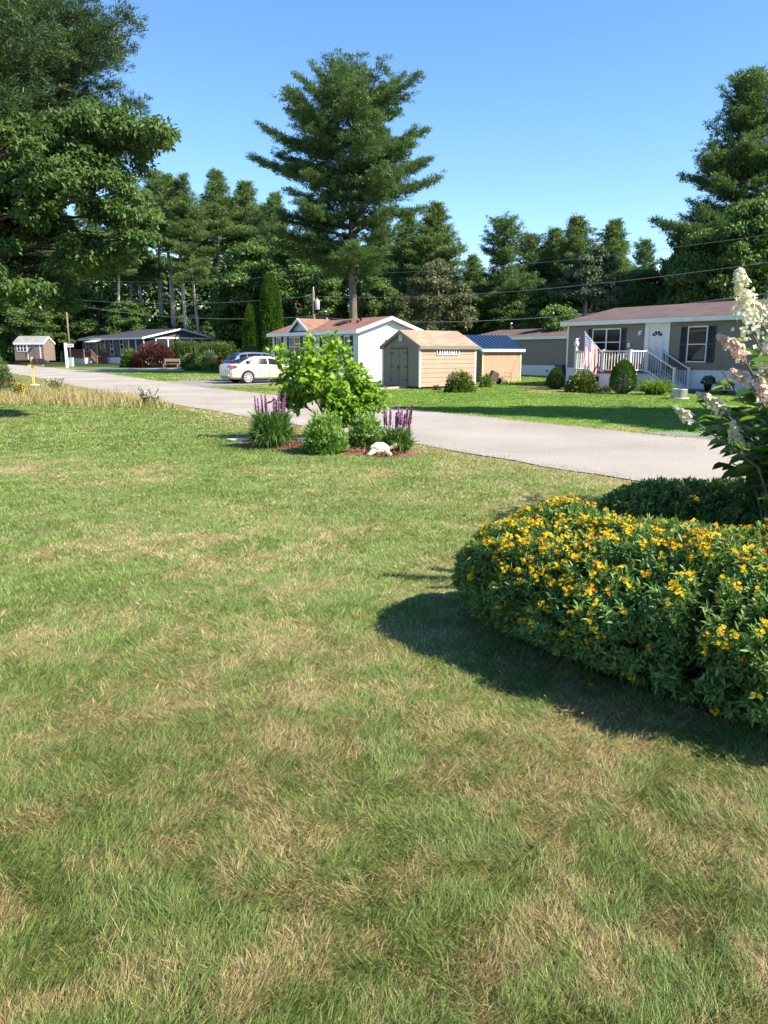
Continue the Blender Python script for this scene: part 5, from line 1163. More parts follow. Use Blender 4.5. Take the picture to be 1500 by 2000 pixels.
for (p, ln, c, dr) in heads:
    dr = dr / np.linalg.norm(dr); M = NP(); n = int(150 * ln / .2); u = g.random(n) ** .75; ax = rdir(g, n); rad_ = (.34 * ln + .01) * (1 - u * .78)
    c0 = np.array(p) + dr * (u * ln)[:, None] + ax * rad_[:, None] * (g.random(n)[:, None] ** .4); nr = unit(ax + rdir(g, n) * .5 + np.array([0, -.2, .4])); a0 = unit(np.cross(nr, rdir(g, n))); b0 = np.cross(nr, a0); rr = g.random(n)
    for q in range(4):
        th = 1.5708 * q; rhombs(M, c0, a0 * cos(th) + b0 * sin(th) + nr * .15, nr, .017, .015, rr)
    M.build('flower_panicle', {'w': MT['hyd_white'], 'd': MT['hyd_white'], 'p': MT['hyd_pink']}[c], e)
# tall shrub out of the frame that shades the dark bush
T, N = broad(405, 3.6, 1.7, .2, 60, 260, .1, clump=.28, trunk_r=.05); e = make('tall_shrub', T, N, 'bark_dark', 'dec'); e.location = (6.0, 6.0, 0); e.scale = (1.1, 1.2, 1.15); tag(e, 'tall shrub beyond the right edge of the photo beside the dark bush', 'shrub')

# ------------------------------------------------------------------ cars
def car(name, loc, rz, paint, label, sed=True):
    e = empty(name, loc, rz, label, 'car', 'cars parked on the driveway')
    if sed:
        st = [(0.0,.42,.78,.62),(.04,.34,.98,.78),(.14,.28,1.06,.86),(.45,.24,1.07,.91),(1.0,.22,1.04,.93),(2.2,.22,1.0,.93),(3.4,.22,.98,.93),(3.9,.22,.95,.92),(4.4,.24,.86,.89),(4.8,.28,.76,.8),(4.95,.34,.66,.68),(5.0,.42,.58,.5)]
        gh = [(.62,1.07,.74),(1.0,1.27,.68),(1.5,1.43,.62),(2.0,1.49,.61),(2.6,1.48,.62),(3.05,1.34,.66),(3.75,.99,.74)]
        wx = (1.06, 3.9); side = [(1.02,1.62,1),(1.66,2.36,0),(2.42,3.3,2)]; wr = .345
    else:
        st = [(0.0,.5,.9,.66),(.05,.4,1.08,.8),(.2,.32,1.12,.9),(.9,.3,1.1,.93),(2.2,.28,1.06,.93),(3.3,.28,1.04,.93),(3.8,.28,1.0,.92),(4.3,.3,.95,.86),(4.6,.38,.8,.7),(4.68,.45,.7,.5)]
        gh = [(.1,1.14,.74),(.35,1.45,.68),(.7,1.66,.64),(1.3,1.71,.64),(2.3,1.68,.65),(2.75,1.55,.66),(3.5,1.06,.74)]
        wx = (.95, 3.7); side = [(.55,1.0,1),(1.06,1.95,0),(2.02,3.0,2)]; wr = .36
    M = MB(); prof = []
    for x, zb, zt, hw in st:
        h = zt - zb; half = [(hw*.8, zb), (hw*.97, zb+h*.12), (hw, zb+h*.4), (hw*.985, zb+h*.72), (hw*.94, zb+h*.93), (hw*.84, zt), (hw*.4, zt+.02)]
        prof.append([(x, -y, z) for y, z in half] + [(x, y, z) for y, z in reversed(half)])
    for a, b in zip(prof[:-1], prof[1:]):
        n = len(a)
        for k in range(n): M.face([a[k], a[(k+1) % n], b[(k+1) % n], b[k]][::-1])
    M.face(prof[0]); M.face(prof[-1][::-1]); M.build('body', paint, e, True)
    bw = lambda x: np.interp(x, [q[0] for q in st], [q[3] for q in st]) * .88; bz = lambda x: np.interp(x, [q[0] for q in st], [q[2] for q in st]) - .02
    tzz = lambda x: np.interp(x, [q[0] for q in gh], [q[1] for q in gh]); tw = lambda x: np.interp(x, [q[0] for q in gh], [q[2] for q in gh])
    def sp(x, t, s, off=0):
        y = bw(x) * (1 - t) + tw(x) * t + off; return (x, s * y, bz(x) * (1 - t) + tzz(x) * t)
    M = MB(); xs = np.linspace(gh[0][0], gh[-1][0], 26)
    for a, b in zip(xs[:-1], xs[1:]):
        for s in (-1, 1):
            q = [sp(a, 0, s), sp(b, 0, s), sp(b, 1, s), sp(a, 1, s)]; M.face(q if s < 0 else q[::-1])
        M.face([sp(a, 1, -1), sp(b, 1, -1), (b, 0, tzz(b) + .03), (a, 0, tzz(a) + .03)]); M.face([(a, 0, tzz(a) + .03), (b, 0, tzz(b) + .03), sp(b, 1, 1), sp(a, 1, 1)])
    M.build('roof', paint, e, True)
    for x0, x1, k in side:
        for s in (-1, 1):
            M = MB(); xx = np.linspace(x0, x1, 9); top = [.86 if tzz(x) > (1.25 if sed else 1.45) else max(.12, .86 * (tzz(x) - bz(x)) / .34) for x in xx]
            for a, b, ta, tb in zip(xx[:-1], xx[1:], top[:-1], top[1:]):
                q = [sp(a, .1, s, .012), sp(b, .1, s, .012), sp(b, tb, s, .012), sp(a, ta, s, .012)]; M.face(q if s < 0 else q[::-1])
            M.build('side_window', MT['glass'], e)
    def band(x0, x1, nm):
        M = MB(); xx = np.linspace(x0, x1, 8)
        for a, b in zip(xx[:-1], xx[1:]):
            for s in (-1, 1): M.face([(a, s * tw(a) * .9, tzz(a) + .014), (b, s * tw(b) * .9, tzz(b) + .014), (b, 0, tzz(b) + .04), (a, 0, tzz(a) + .04)])
        M.build(nm, MT['glass'], e)
    band(gh[0][0] + .06, gh[2][0] - (.08 if sed else .12), 'rear_window'); band(gh[-3][0] + .12, gh[-1][0] - .05, 'windscreen')
    for x in wx:
        for s in (-1, 1):
            w = empty('wheel', (x, s * .84, wr)); w.parent = e
            M = MB()
            for a, b in ((0, 16),):
                rings = [(wr*.72, s*.085), (wr*.97, s*.09), (wr, s*.06), (wr, -s*.1), (wr*.7, -s*.1)]
                for (r0, y0), (r1, y1) in zip(rings[:-1], rings[1:]):
                    for k in range(28):
                        t0, t1 = 2*pi*k/28, 2*pi*(k+1)/28; M.face([(r0*cos(t0), y0, r0*sin(t0)), (r0*cos(t1), y0, r0*sin(t1)), (r1*cos(t1), y1, r1*sin(t1)), (r1*cos(t0), y1, r1*sin(t0))])
            M.build('tyre', MT['tyre'], w)
            M = MB(); M.face([(wr*.7*cos(2*pi*k/28), s*.045, wr*.7*sin(2*pi*k/28)) for k in range(28)]); M.build('brake_disc', MT['shutter'], w)
            M = MB(); 
            for k in range(28):
                t0, t1 = 2*pi*k/28, 2*pi*(k+1)/28; M.face([(wr*.66*cos(t0), s*.088, wr*.66*sin(t0)), (wr*.66*cos(t1), s*.088, wr*.66*sin(t1)), (wr*.745*cos(t1), s*.092, wr*.745*sin(t1)), (wr*.745*cos(t0), s*.092, wr*.745*sin(t0))])
            for k in range(9): t = 2*pi*k/9; M.bar((.03*cos(t), s*.08, .03*sin(t)), (wr*.68*cos(t), s*.086, wr*.68*sin(t)), .05, .02, up=(0, 1, 0))
            M.face([(wr*.16*cos(2*pi*k/12), s*.1, wr*.16*sin(2*pi*k/12)) for k in range(12)]); M.build('rim', MT['rim'], w)
            M = MB(); ar = wr + .055; M.face([(x + ar*cos(2*pi*k/28), s*.9355, max(.2, wr + ar*sin(2*pi*k/28))) for k in range(28)]); M.build('wheel_arch', MT['tyre'], e)
            w.location = (x, s * .875, wr)
    for s in (-1, 1):
        M = MB()
        if sed: pts = [(.03, s*.5, .9), (.03, s*.78, .88), (.16, s*.9, .87), (.5, s*.935, .93), (.3, s*.92, .99), (.1, s*.86, 1.0), (.045, s*.74, 1.0), (.02, s*.5, .98)]
        else: pts = [(.0, s*.6, 1.0), (.02, s*.8, .98), (.2, s*.92, .98), (.42, s*.94, 1.02), (.2, s*.93, 1.1), (.1, s*.84, 1.3), (.06, s*.78, 1.3), (.03, s*.74, 1.08)]
        pts = [(x - .022, y + s * .012, z) for x, y, z in pts]; M.face(pts if s < 0 else pts[::-1]); M.build('tail_lamp', MT['tail'], e)
        M = MB().box(4.62 if sed else 4.3, 4.85 if sed else 4.55, s*.62, s*.84, .62 if sed else .76, .72 if sed else .88); M.build('headlight', MT['glass'], e, bevel=.02)
        M = MB().box(3.05, 3.3, s*.9, s*1.06, 1.0, 1.13); M.build('mirror', paint, e, bevel=.03)
        for x in (1.75, 2.85): M = MB().box(x, x + .17, s*.925, s*.962, .86, .89); M.build('door_handle', MT['alu'], e, bevel=.008)
        for x in (1.42, 2.4, 3.42):
            M = MB(); M.face([(x, s*.9385, .3), (x + .014, s*.9385, .3), (x + .014, s*.9325, .84), (x, s*.9325, .84)]); M.build('door_seam', MT['black'], e)
        M = MB().box(1.5, 3.5, s*.93, s*.95, .3, .345); M.build('sill_moulding', MT['alu'], e)
    M = MB().box(-.02, .03, -.27, .27, .62, .76); M.build('licence_plate', MT['white_paint'], e); M = MB().box(-.035, .05, -.72, .72, .42, .5); M.build('bumper', MT['shutter'] if not sed else paint, e, bevel=.02)
    return e
AC = math.atan2(.56, .83)
car('parked_car', (-9.04, 44.03, .03), AC, MT['cream_car'], 'champagne coloured saloon car on the driveway, nearest the road')
car('parked_car', (-9.45, 47.0, .06), AC, MT['blue_car'], 'dark blue taller car parked behind the champagne saloon', False)

# ------------------------------------------------------------------ roadside left: mailbox, sign, poles, wires
p = P(66, 748, 42); e = empty('mailbox', (p.x, 42, 0), R(6), 'black mailbox on a yellow wooden post at the left of the road', 'mailbox')
M = MB().box(-.05, .05, -.05, .05, -.1, 1.5); M.build('post', MT['post_wood'], e)
M = MB().box(-.2, .62, -.051, -.091, 1.02, 1.1); M.build('cross_arm', MT['post_wood'], e)
M = MB(); pr = [(-.13, 1.12), (.13, 1.12), (.13, 1.3)] + [(.13*cos(t), 1.3 + .13*sin(t)) for t in np.linspace(.2, pi - .2, 8)] + [(-.13, 1.3)]
n = len(pr)
for k in range(n): (y0, z0), (y1, z1) = pr[k], pr[(k+1) % n]; M.face([(.06, y0, z0), (.06, y1, z1), (.62, y1, z1), (.62, y0, z0)])
M.face([(.06, y, z) for y, z in pr]); M.face([(.62, y, z) for y, z in reversed(pr)]); M.build('box', MT['blackplastic'], e)
M = MB().box(.62, .635, -.125, .125, 1.13, 1.38); M.build('door', MT['blackplastic'], e); M = MB().box(.3, .33, -.15, -.135, 1.22, 1.42); M.build('flag', MT['tail'], e)
M = MB(); ball(M, (0, 0, 0), (.35, .3, .09), 12, 6); o = M.build('stone', MT['stone'], None, True); o.location = (p.x + .1, 41.9, 0); tag(o, 'flat pale stone at the foot of the mailbox post', 'stone')

p = P(131, 714, 74); e = empty('street_sign', (p.x, 74, tzf(74)), 0, 'white post with a small street name board across the road', 'sign')
M = MB().box(-.1, .1, -.1, .1, -.2, 2.35); M.build('post', MT['white_paint'], e)
M = MB().box(.1, .75, -.03, .03, 1.95, 2.25); b = M.build('sign_board', MT['white_paint'], e)
M = MB(); M.face([(.16, -.033, 2.03), (.7, -.033, 2.03), (.7, -.033, 2.17), (.16, -.033, 2.17)]); M.build('lettering_band', MT['sign_blue'], b)
p = P(139, 708, 80); M = MB().box(-.22, .22, -.2, .2, -.1, .85).box(-.24, .24, -.22, .22, .85, .9); o = M.build('utility_cabinet', mat('pale_green_metal', (.4, .5, .46), .5), None, bevel=.02); o.location = (p.x, 80, tzf(80)); tag(o, 'small pale green cabinet on the grass behind the street sign', 'cabinet')

def upole(px, pyt, Y, label, tr=False, r=.13):
    t = P(px, pyt, Y); e = empty('utility_pole', (t.x, Y, tzf(Y)), 0, label, 'utility pole', 'utility poles'); H = t.z - tzf(Y)
    MB().tube([(0, 0, -.3), (0, 0, H)], [r * 1.2, r * .8], 10).build('pole', MT['pole'], e, True)
    if tr:
        MB().lathe([(.2, 0), (.22, .03), (.22, .8), (.2, .84), (.06, .88), (.04, 1.0), (0, 1.0)], 16, (.33, -.1, H - 1.75)).build('transformer', mat('pale_grey_paint', (.45, .5, .54), .4), e, True)
        M = MB(); M.bar((-.7, 0, H - .55), (0, 0, H - .35), .06); M.build('bracket', MT['alu'], e); M = MB().lathe([(.04, 0), (.05, .2), (.02, .25)], 8, (0, 0, H)); M.build('insulator', MT['white'], e)
        M = MB(); M.tube([(0, 0, H - 2.3), (.5, 0, H - 1.95), (1.0, 0, H - 1.9)], .02, 6); M.build('lamp_arm', MT['alu'], e); MB().lathe([(0, -.08), (.13, -.05), (.1, .05), (0, .08)], 12, (1.08, 0, H - 1.9)).build('lamp_head', MT['alu'], e, True)
    return e
upole(612, 566, 72, 'wooden utility pole with a grey transformer can above the white home roof', True)
upole(128, 585, 92, 'plain thin utility pole behind the street sign', r=.11)
def wire(pts, label, sag=.0, r=.017):
    q = []
    for a, b in zip(pts[:-1], pts[1:]):
        for k in range(16): t = k / 16; v = a.lerp(b, t); v.z -= 4 * sag * t * (1 - t) * (b - a).length / 40; q.append(v)
    q.append(pts[-1]); M = MB().tube(q, r, 5); tag(M.build('overhead_wire', MT['wire'], None, True), label, 'wire', 'overhead wires')
wire([P(60, 570, 96), P(128, 592, 92), P(611, 618, 72), P(1640, 553, 36)], 'lowest thick overhead wire crossing above the homes', .9, .023)
wire([P(60, 560, 96), P(128, 583, 92), P(611, 578, 72), P(1640, 492, 36)], 'middle overhead wire running from the transformer pole to the right', .7, .014)
wire([P(128, 545, 92), P(611, 533, 72), P(1640, 438, 36)], 'uppermost thin overhead wire against the treetops', .6, .010)

# ------------------------------------------------------------------ garden plants, far and near
def shrub(name, px, py, Y, w_px, top, m, label, n=2500, L=.14, W=.08, cat='shrub', seed=0, group=None, up=.4, rough=.16, shape='rhomb', flowers=None, inner=.4, dy=.8, fn=120, fs=.06, ellip=1.0):
    g = np.random.default_rng(500 + seed); b = P(px, py, Y); z0 = tzf(Y) if Y > 41 else 0; t = P(px, top, Y).z; h = t - z0; rx = w_px / 2 * Y / 1530
    e = empty(name, (b.x, Y, z0), 0, label, cat, group); M = NP(); dome_leaves(M, g, n, 0, 0, rx, rx * dy, h * .95, L, W, up=up, rough=rough, shape=shape, inner=inner); M.build('foliage', MT[m], e)
    T = MB()
    for k in range(9): a = g.uniform(0, 6.28); T.tube([(0, 0, 0), (cos(a) * rx * .3, sin(a) * rx * .3, h * .4), (cos(a) * rx * .7, sin(a) * rx * .6, h * .7)], [.03, .02, .008], 5, cap=False)
    T.build('stem', MT['bark_dark'], e)
    if flowers:
        M = NP(); d = rdir(g, fn); d[:, 2] = np.abs(d[:, 2]) + .15; d = unit(d); pos = d * np.array([rx, rx * dy, h]) * 1.0
        rhombs(M, pos, rdir(g, fn), unit(d + rdir(g, fn) * .4), fs, fs, g.random(fn)); M.build('flowers', MT[flowers], e)
    return e
def spiky(name, px, Y, w_px, top, m, label, n=700, seed=0, cat='plant', wd=.05, sp=.35, group=None, dr=.3, flowers=None):
    g = np.random.default_rng(600 + seed); b = P(px, 700, Y); z0 = tzf(Y) if Y > 41 else 0; h = P(px, top, Y).z - z0; rx = w_px / 2 * Y / 1530
    e = empty(name, (b.x, Y, z0), 0, label, cat, group); M = NP(); a = g.uniform(0, 6.28, n); r = rx * .8 * g.random(n) ** .5; root = np.stack([np.cos(a) * r, np.sin(a) * r * .6, g.random(n) * h * .35], 1)
    le = g.uniform(0, sp, n); a2 = g.uniform(0, 6.28, n); ribbons(M, root, unit(np.stack([np.cos(a2) * le, np.sin(a2) * le, np.ones(n)], 1)), h * g.uniform(.4, .75, n), wd, dr, g.random(n), g=g)
    k = n * 2; a = g.uniform(0, 6.28, k); r = rx * .85 * g.random(k) ** .5; rhombs(M, np.stack([np.cos(a) * r, np.sin(a) * r * .6, g.random(k) * h * .8], 1), rdir(g, k), rdir(g, k) * .6 + [0, 0, 1], wd * 4, wd * 1.8, g.random(k))
    M.build('foliage', MT[m], e)
    if flowers:
        q = 90; M = NP(); a = g.uniform(0, 6.28, q); r = rx * g.random(q) ** .5; rhombs(M, np.stack([np.cos(a) * r, np.sin(a) * r * .6, h * g.uniform(.75, 1.02, q)], 1), rdir(g, q), rdir(g, q) * .5 + [0, 0, 1], wd * 2.2, wd * 2.2, g.random(q)); M.build('flowers', MT[flowers], e)
    return e
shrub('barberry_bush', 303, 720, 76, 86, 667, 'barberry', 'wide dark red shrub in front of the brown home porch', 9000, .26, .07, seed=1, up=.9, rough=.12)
shrub('green_shrub', 255, 720, 76, 36, 680, 'garden', 'green shrub touching the left side of the dark red one', 3500, .2, .1, seed=2)
G2 = 'perennials in the far flower garden'
spiky('tall_perennial', 362, 82, 60, 655, 'garden', 'tall feathery plants just right of the dark red shrub', 1600, 1, wd=.05, group=G2)
spiky('tall_perennial', 425, 80, 80, 657, 'garden', 'tall feathery plants below the right eave of the brown home', 2000, 2, wd=.05, group=G2)
shrub('garden_plant', 392, 716, 72, 26, 698, 'dec_bright', 'rounded yellow green plant in the far flower garden', 1800, .14, .1, seed=3, group=G2)
shrub('garden_plant', 372, 722, 71, 34, 690, 'garden', 'green plant with pinkish flowers by the bench', 2200, .18, .08, seed=4, group=G2, flowers='hyd_pink', fn=40, fs=.14)
shrub('garden_plant', 408, 712, 75, 44, 684, 'dec_light', 'blue green leafy plant in the middle of the far flower garden', 2600, .2, .08, seed=5, group=G2)
shrub('garden_plant', 380, 733, 67, 36, 712, 'dec_bright', 'low hosta like mound at the front of the far flower garden', 2000, .16, .09, seed=6, group=G2)
spiky('garden_plant', 412, 66, 46, 706, 'lily', 'row of orange and yellow lilies at the front of the far flower garden', 1100, 7, wd=.04, group=G2, flowers='orange')
G3 = 'hedge bushes behind the cars'
for i, (px, w, tp, Yh, lab) in enumerate([(447, 46, 668, 60, 'leafy hedge bush behind the tail of the blue car'), (487, 46, 672, 62, 'leafy hedge bush below the shorter cedar'), (527, 46, 676, 58, 'leafy hedge bush below the taller cedar'), (560, 36, 668, 56, 'leafy hedge bush at the left end of the white home')]):
    shrub('hedge_bush', px, 720, Yh, w, tp, 'garden', lab, 4500, .22, .1, seed=20 + i, group=G3, flowers='red' if i == 1 else None, fn=40, fs=.16)
shrub('green_shrub', 600, 752, 42.5, 74, 730, 'dec', 'low dark shrub in front of the champagne car bonnet', 3200, .1, .06, seed=31)
e = shrub('red_flower_basket', 547, 700, 40, 22, 688, 'dec_bright', 'hanging basket of red flowers on a hook beside the cars', 700, .1, .07, cat='hanging basket', seed=32, flowers='red', fn=160, fs=.09)
e.location.z = 1.15; e.scale = (.9, .9, .32)
M = MB().tube([(0, .12, -3.6), (0, .12, 3.4), (0, .05, 3.8), (0, 0, 3.6), (0, 0, 1.9)], .012, 6); M.build('hook', MT['black'], e)

p = P(335, 722, 72); e = empty('garden_bench', (p.x, 72, tzf(72)), R(-6), 'grey wooden slatted bench beside the dark red shrub', 'bench')
for k in range(3):
    M = MB().box(-.75, .75, -.25 + .17 * k, -.12 + .17 * k, .42, .46); M.build('seat_slat', MT['tan_wood'], e)
M = MB().box(-.75, .75, .27, .31, .66, .76).box(-.75, .75, .27, .31, .8, .9).box(-.72, -.66, .27, .33, .4, .92).box(.66, .72, .27, .33, .4, .92); M.build('backrest', MT['tan_wood'], e)
for x in (-.66, .66):
    for y in (-.2, .24): M = MB().box(x - .04, x + .04, y - .04, y + .04, -.05, .42); M.build('leg', MT['tan_wood'], e)

# left verge plants
shrub('dark_shrub', -8, 735, 33, 66, 688, 'dec', 'dark leafy shrub cut by the left edge beside the road', 3500, .09, .055, seed=41)
g = np.random.default_rng(77); M = MB(); p = G(8, 752)
blob('bark_pile', [(p.x - 2.2, p.y + 1.0), (p.x + .9, p.y - .6)], .9, .004, MT['mulch'], h=.42, seed=9, kind=None)
for o_ in bpy.data.objects:
    if o_.name.startswith('bark_pile'): tag(o_, 'heap of red brown bark at the left edge near the mailbox', 'bark pile')
shrub('yellow_flower_clump', 40, 768, 30, 24, 748, 'dec_bright', 'low clump with yellow flowers in front of the bark heap', 900, .1, .03, cat='plant', seed=42, flowers='yellow', fn=260, fs=.05)
def lace(px, Y, w, top, n, label, seed, m='garden'):
    g = np.random.default_rng(seed); b = P(px, 760, Y); h = P(px, top, Y).z; rx = w / 2 * Y / 1530; e = empty('white_wildflower', (b.x, Y, 0), 0, label, 'wildflower', 'white wildflowers on the verge')
    S, B_ = MB(), NP()
    for k in range(n):
        a = g.uniform(0, 6.28); r = rx * g.random() ** .5; tp = Vector((cos(a) * r, sin(a) * r * .6, h * g.uniform(.45, 1))); S.tube([(tp.x * .4, tp.y * .4, 0), tp * .7, tp], .008, 4, cap=False)
        q = 15; d = rdir(g, q) * np.array([1, 1, .15]); A = NP(); rhombs(A, np.array(tp) + d * .07 * g.random((q, 1)) ** .5, rdir(g, q), rdir(g, q) * .3 + [0, 0, 1], .034, .034, g.random(q)); A.build('flower_head', MT['white_fl'], e)
        q = 18; u = g.random((q, 1)); rhombs(B_, np.array(tp) * u * .9, rdir(g, q), rdir(g, q) + [0, 0, .5], .14, .035, g.random(q))
    S.build('stem', MT['garden'], e); B_.build('foliage', MT[m], e)
lace(108, 33, 40, 736, 16, 'white flowered weed standing right of the mailbox', 81)
lace(288, 25.5, 50, 756, 22, 'white flowered weed at the right end of the tall dry grass', 82, 'dec_light')

# ------------------------------------------------------------------ across the road: yard things
shrub('rhododendron', 897, 768, 34.5, 58, 723, 'rhodo', 'round leathery leaved shrub in front of the tan shed', 2300, .13, .05, seed=51, shape='leaf', up=.2, inner=.5)
shrub('small_plant', 948, 750, 39.5, 22, 728, 'dec_bright', 'small leafy plant between the tan shed and the board shed', 500, .12, .07, cat='plant', seed=52)
shrub('small_plant', 852, 762, 36.4, 18, 752, 'barberry', 'tiny reddish plant at the foot of the tan shed wall', 250, .07, .03, cat='plant', seed=53)
def topiary(px, Y, w, top, label, seed, pw=1.6, n=14000):
    g = np.random.default_rng(seed); b = P(px, 760, Y); h = P(px, top, Y).z; r = w / 2 * Y / 1530; e = empty('clipped_cedar', (b.x, Y, 0), 0, label, 'shrub', 'clipped cedars by the porch')
    z = g.random(n); prof = (np.clip(z / .22, 0, 1) ** .5) * (1 - np.clip((z - .2) / .8, 0, 1) ** pw) ** .62; az = g.uniform(0, 6.28, n); rr = r * prof * g.uniform(.82, 1.02, n) * (.95 + .12 * fbm(az, z * 3, 2, seed))
    pos = np.stack([np.cos(az) * rr, np.sin(az) * rr, z * h], 1); out = np.stack([np.cos(az), np.sin(az), .5 + z], 1); N = NP()
    ribbons(N, pos, unit(out + rdir(g, n) * .6), .06 * g.uniform(.6, 1.3, n), .022, 0, np.clip(g.random(n) * .8, 0, 1), g=g); N.build('foliage', MT['cedar'], e); MB().tube([(0, 0, 0), (0, 0, h * .8)], [.06, .02], 6).build('trunk', MT['bark_dark'], e)
topiary(1216, 33.2, 50, 704, 'plump clipped cedar with rounded top in front of the porch corner', 701, 2.6)
topiary(1084, 37.5, 36, 719, 'smaller cone shaped clipped cedar at the left of the porch bed', 702, 1.5, 9000)
shrub('broadleaf_shrub', 1136, 772, 34.6, 66, 724, 'rhodo', 'spreading leafy shrub under the flag', 3000, .12, .06, seed=54, shape='leaf', up=.2, inner=.6)
shrub('small_plant', 1182, 770, 34.4, 22, 754, 'dec_light', 'small bluish plant by the porch skirting, left of the plump cedar', 350, .1, .05, cat='plant', seed=55)
g = np.random.default_rng(91); p = P(1274, 775, 32.9); e = empty('daylily_clump', (p.x, 32.6, 0), 0, 'bright green arching daylily clump beside the porch steps', 'plant'); M = NP(); n = 900; a = g.uniform(0, 6.28, n); le = g.uniform(.15, 1.1, n)
r = .3 * g.random(n) ** .5; ribbons(M, np.stack([np.cos(a) * r, np.sin(a) * r * .8, a * 0], 1), unit(np.stack([np.cos(a) * le, np.sin(a) * le, np.ones(n)], 1)), g.uniform(.85, 1.35, n), .03, g.uniform(.6, 1.3, n), g.random(n), g=g); M.build('foliage', MT['lily'], e)
p = G(1326, 779); M = MB(); prf = [(.30, 0), (.30, .36), (.27, .36), (.27, .3)]; 
e = empty('steel_well_cover', (p.x, p.y, .01), 0, 'round ribbed steel ring on a concrete pad on the lawn by the steps', 'planter')
prf = [(.29 + .012 * (k % 2), .03 + .028 * k) for k in range(13)] + [(.26, .37), (.26, .3)]; MB().lathe(prf, 32).build('ring', MT['steel'], e, True); M = MB().lathe([(.36, 0), (.36, .03), (.34, .04)], 24); M.build('pad', MT['concrete'], e)
def pot(px, Y, z, h, label, m, fl=None, seed=0, r=.17):
    p = P(px, 760, Y); g = np.random.default_rng(seed); e = empty('flower_pot', (p.x, Y, z), 0, label, 'flower pot', 'flower pots on the patio')
    MB().lathe([(r * .7, 0), (r, h * .42), (r * 1.06, h * .44), (r * 1.06, h * .5), (r * .9, h * .5)], 18).build('pot', MT['blackplastic'], e, True); M = NP(); n = 900; dome_leaves(M, g, n, 0, 0, r * 1.7, r * 1.5, h * .55, .07, .04, z0=h * .48, shape='rhomb'); M.build('foliage', MT[m], e)
    if fl: M = NP(); q = 140; d = rdir(g, q); d[:, 2] = abs(d[:, 2]); rhombs(M, d * np.array([r * 1.7, r * 1.5, h * .55]) + [0, 0, h * .5], rdir(g, q), d, .045, .045, g.random(q)); M.build('flowers', MT[fl], e)
pot(1382, 33.4, .11, .62, 'black pot with a dark leafy plant against the white skirting', 'dec', None, 1)
pot(1415, 32.0, .11, .5, 'dark pot of purple white flowers at the right of the patio', 'dec', 'hyd_pink', 2, .2)
p = P(1165, 775, 34.2); e = empty('garden_lamp', (p.x, 34.2, 0), 0, 'small black path lamp in the bed under the flag', 'garden lamp'); MB().tube([(0, 0, 0), (0, 0, .5)], .018, 8).build('stake', MT['black'], e)
MB().lathe([(.03, .5), (.06, .54), (.06, .66), (.1, .68), (.04, .75), (0, .76)], 12).build('lamp_head', MT['black'], e, True)
p = P(1098, 735, 43); e = empty('rubbish_bin', (p.x, 43, 0), R(-56), 'blue grey wheeled rubbish bin beside the left corner of the near taupe home', 'bin')
M = MB(); M.v += [(-.25,-.28,.05),(.25,-.28,.05),(.25,.28,.05),(-.25,.28,.05),(-.31,-.34,1.05),(.31,-.34,1.05),(.31,.34,1.05),(-.31,.34,1.05)]
for q in ((0,3,2,1),(4,5,6,7),(0,1,5,4),(1,2,6,5),(2,3,7,6),(3,0,4,7)): M.f.append(q); M.m.append(0)
M.build('body', MT['bin'], e, bevel=.03); M = MB().box(-.34, .34, -.38, .38, 1.05, 1.11); M.build('lid', mat('blue_lid', (.08, .14, .26), .45), e, bevel=.02)
for s in (-1, 1): M = MB().tube([(s * .28, .3, .12), (s * .34, .3, .12)], .12, 14); M.build('wheel', MT['tyre'], e)

# porch things
e = empty('flag', in_home(4.44, -2.4, 1.72), 0, 'striped flag with a starred blue corner hanging from an angled pole on the porch rail', 'flag')
out = Vector((-.83, -.56, 0)); tip = out * 1.3 + Vector((0, 0, .95)); MB().tube([(0, 0, 0), tip], .014, 8).build('flag_pole', MT['white_paint'], e); ball_ = MB(); ball(ball_, tip, (.03, .03, .03)); ball_.build('finial', MT['steel'], e, True)
M = MB(); ni, nj = 26, 36; perp = Vector((.56, -.83, 0)); 
def fp(i, j, off=0):
    u, v = i / ni, j / nj; a = tip * (.985 - .72 * u); fold = sin(u * 15 + v * 1.5) * .045 * (.3 + v) + sin(u * 6.5 + 2 - v * 3) * .05 * v
    q = a + Vector((0, 0, -1.42 * v * (1 - .04 * sin(u * 9)))) + perp * (fold + off) - out * (.10 * v * (u - .2)); return tuple(q)
for i in range(ni):
    for j in range(nj):
        M.mi = 2 if (i < 14 and j / nj < .4) else (0 if (i // 2) % 2 == 0 else 1); M.face([fp(i, j), fp(i + 1, j), fp(i + 1, j + 1), fp(i, j + 1)])
fc = M.build('flag_cloth', [MT['fl_red'], MT['fl_white'], MT['fl_blue']], e, True); M = MB()
for r_ in range(9):
    for c_ in range(6 if r_ % 2 == 0 else 5):
        i = 1.0 + r_ * 1.45; j = (1.0 + c_ * 2.4 + (0 if r_ % 2 == 0 else 1.2))
        for off in (.006, -.006):
            cc = Vector(fp(i, j, off)); ui = (Vector(fp(i + .6, j, off)) - cc); vj = (Vector(fp(i, j + .6, off)) - cc); M.face([cc + (ui * cos(2*pi*k/10) + vj * 1.0 * sin(2*pi*k/10)) * (1 if k % 2 == 0 else .45) for k in range(10)])
M.build('star_field', MT['fl_white'], fc)
e = empty('white_bird_ornament', in_home(2.77, -2.35, 1.87), 0, 'white bird ornament on the left corner post of the porch', 'ornament')
M = MB().lathe([(.09, 0), (.1, .03), (.05, .06), (.04, .12), (.1, .18), (.13, .28), (.1, .38), (.05, .42)], 14); M.build('body', MT['white_paint'], e, True)
M = MB(); ball(M, (0, 0, .47), (.075, .075, .08)); M.build('head', MT['white_paint'], e, True); M = MB(); M.tube([(.05, -.03, .5), (.15, -.06, .56)], [.025, .008], 8); M.build('beak', MT['white_paint'], e)
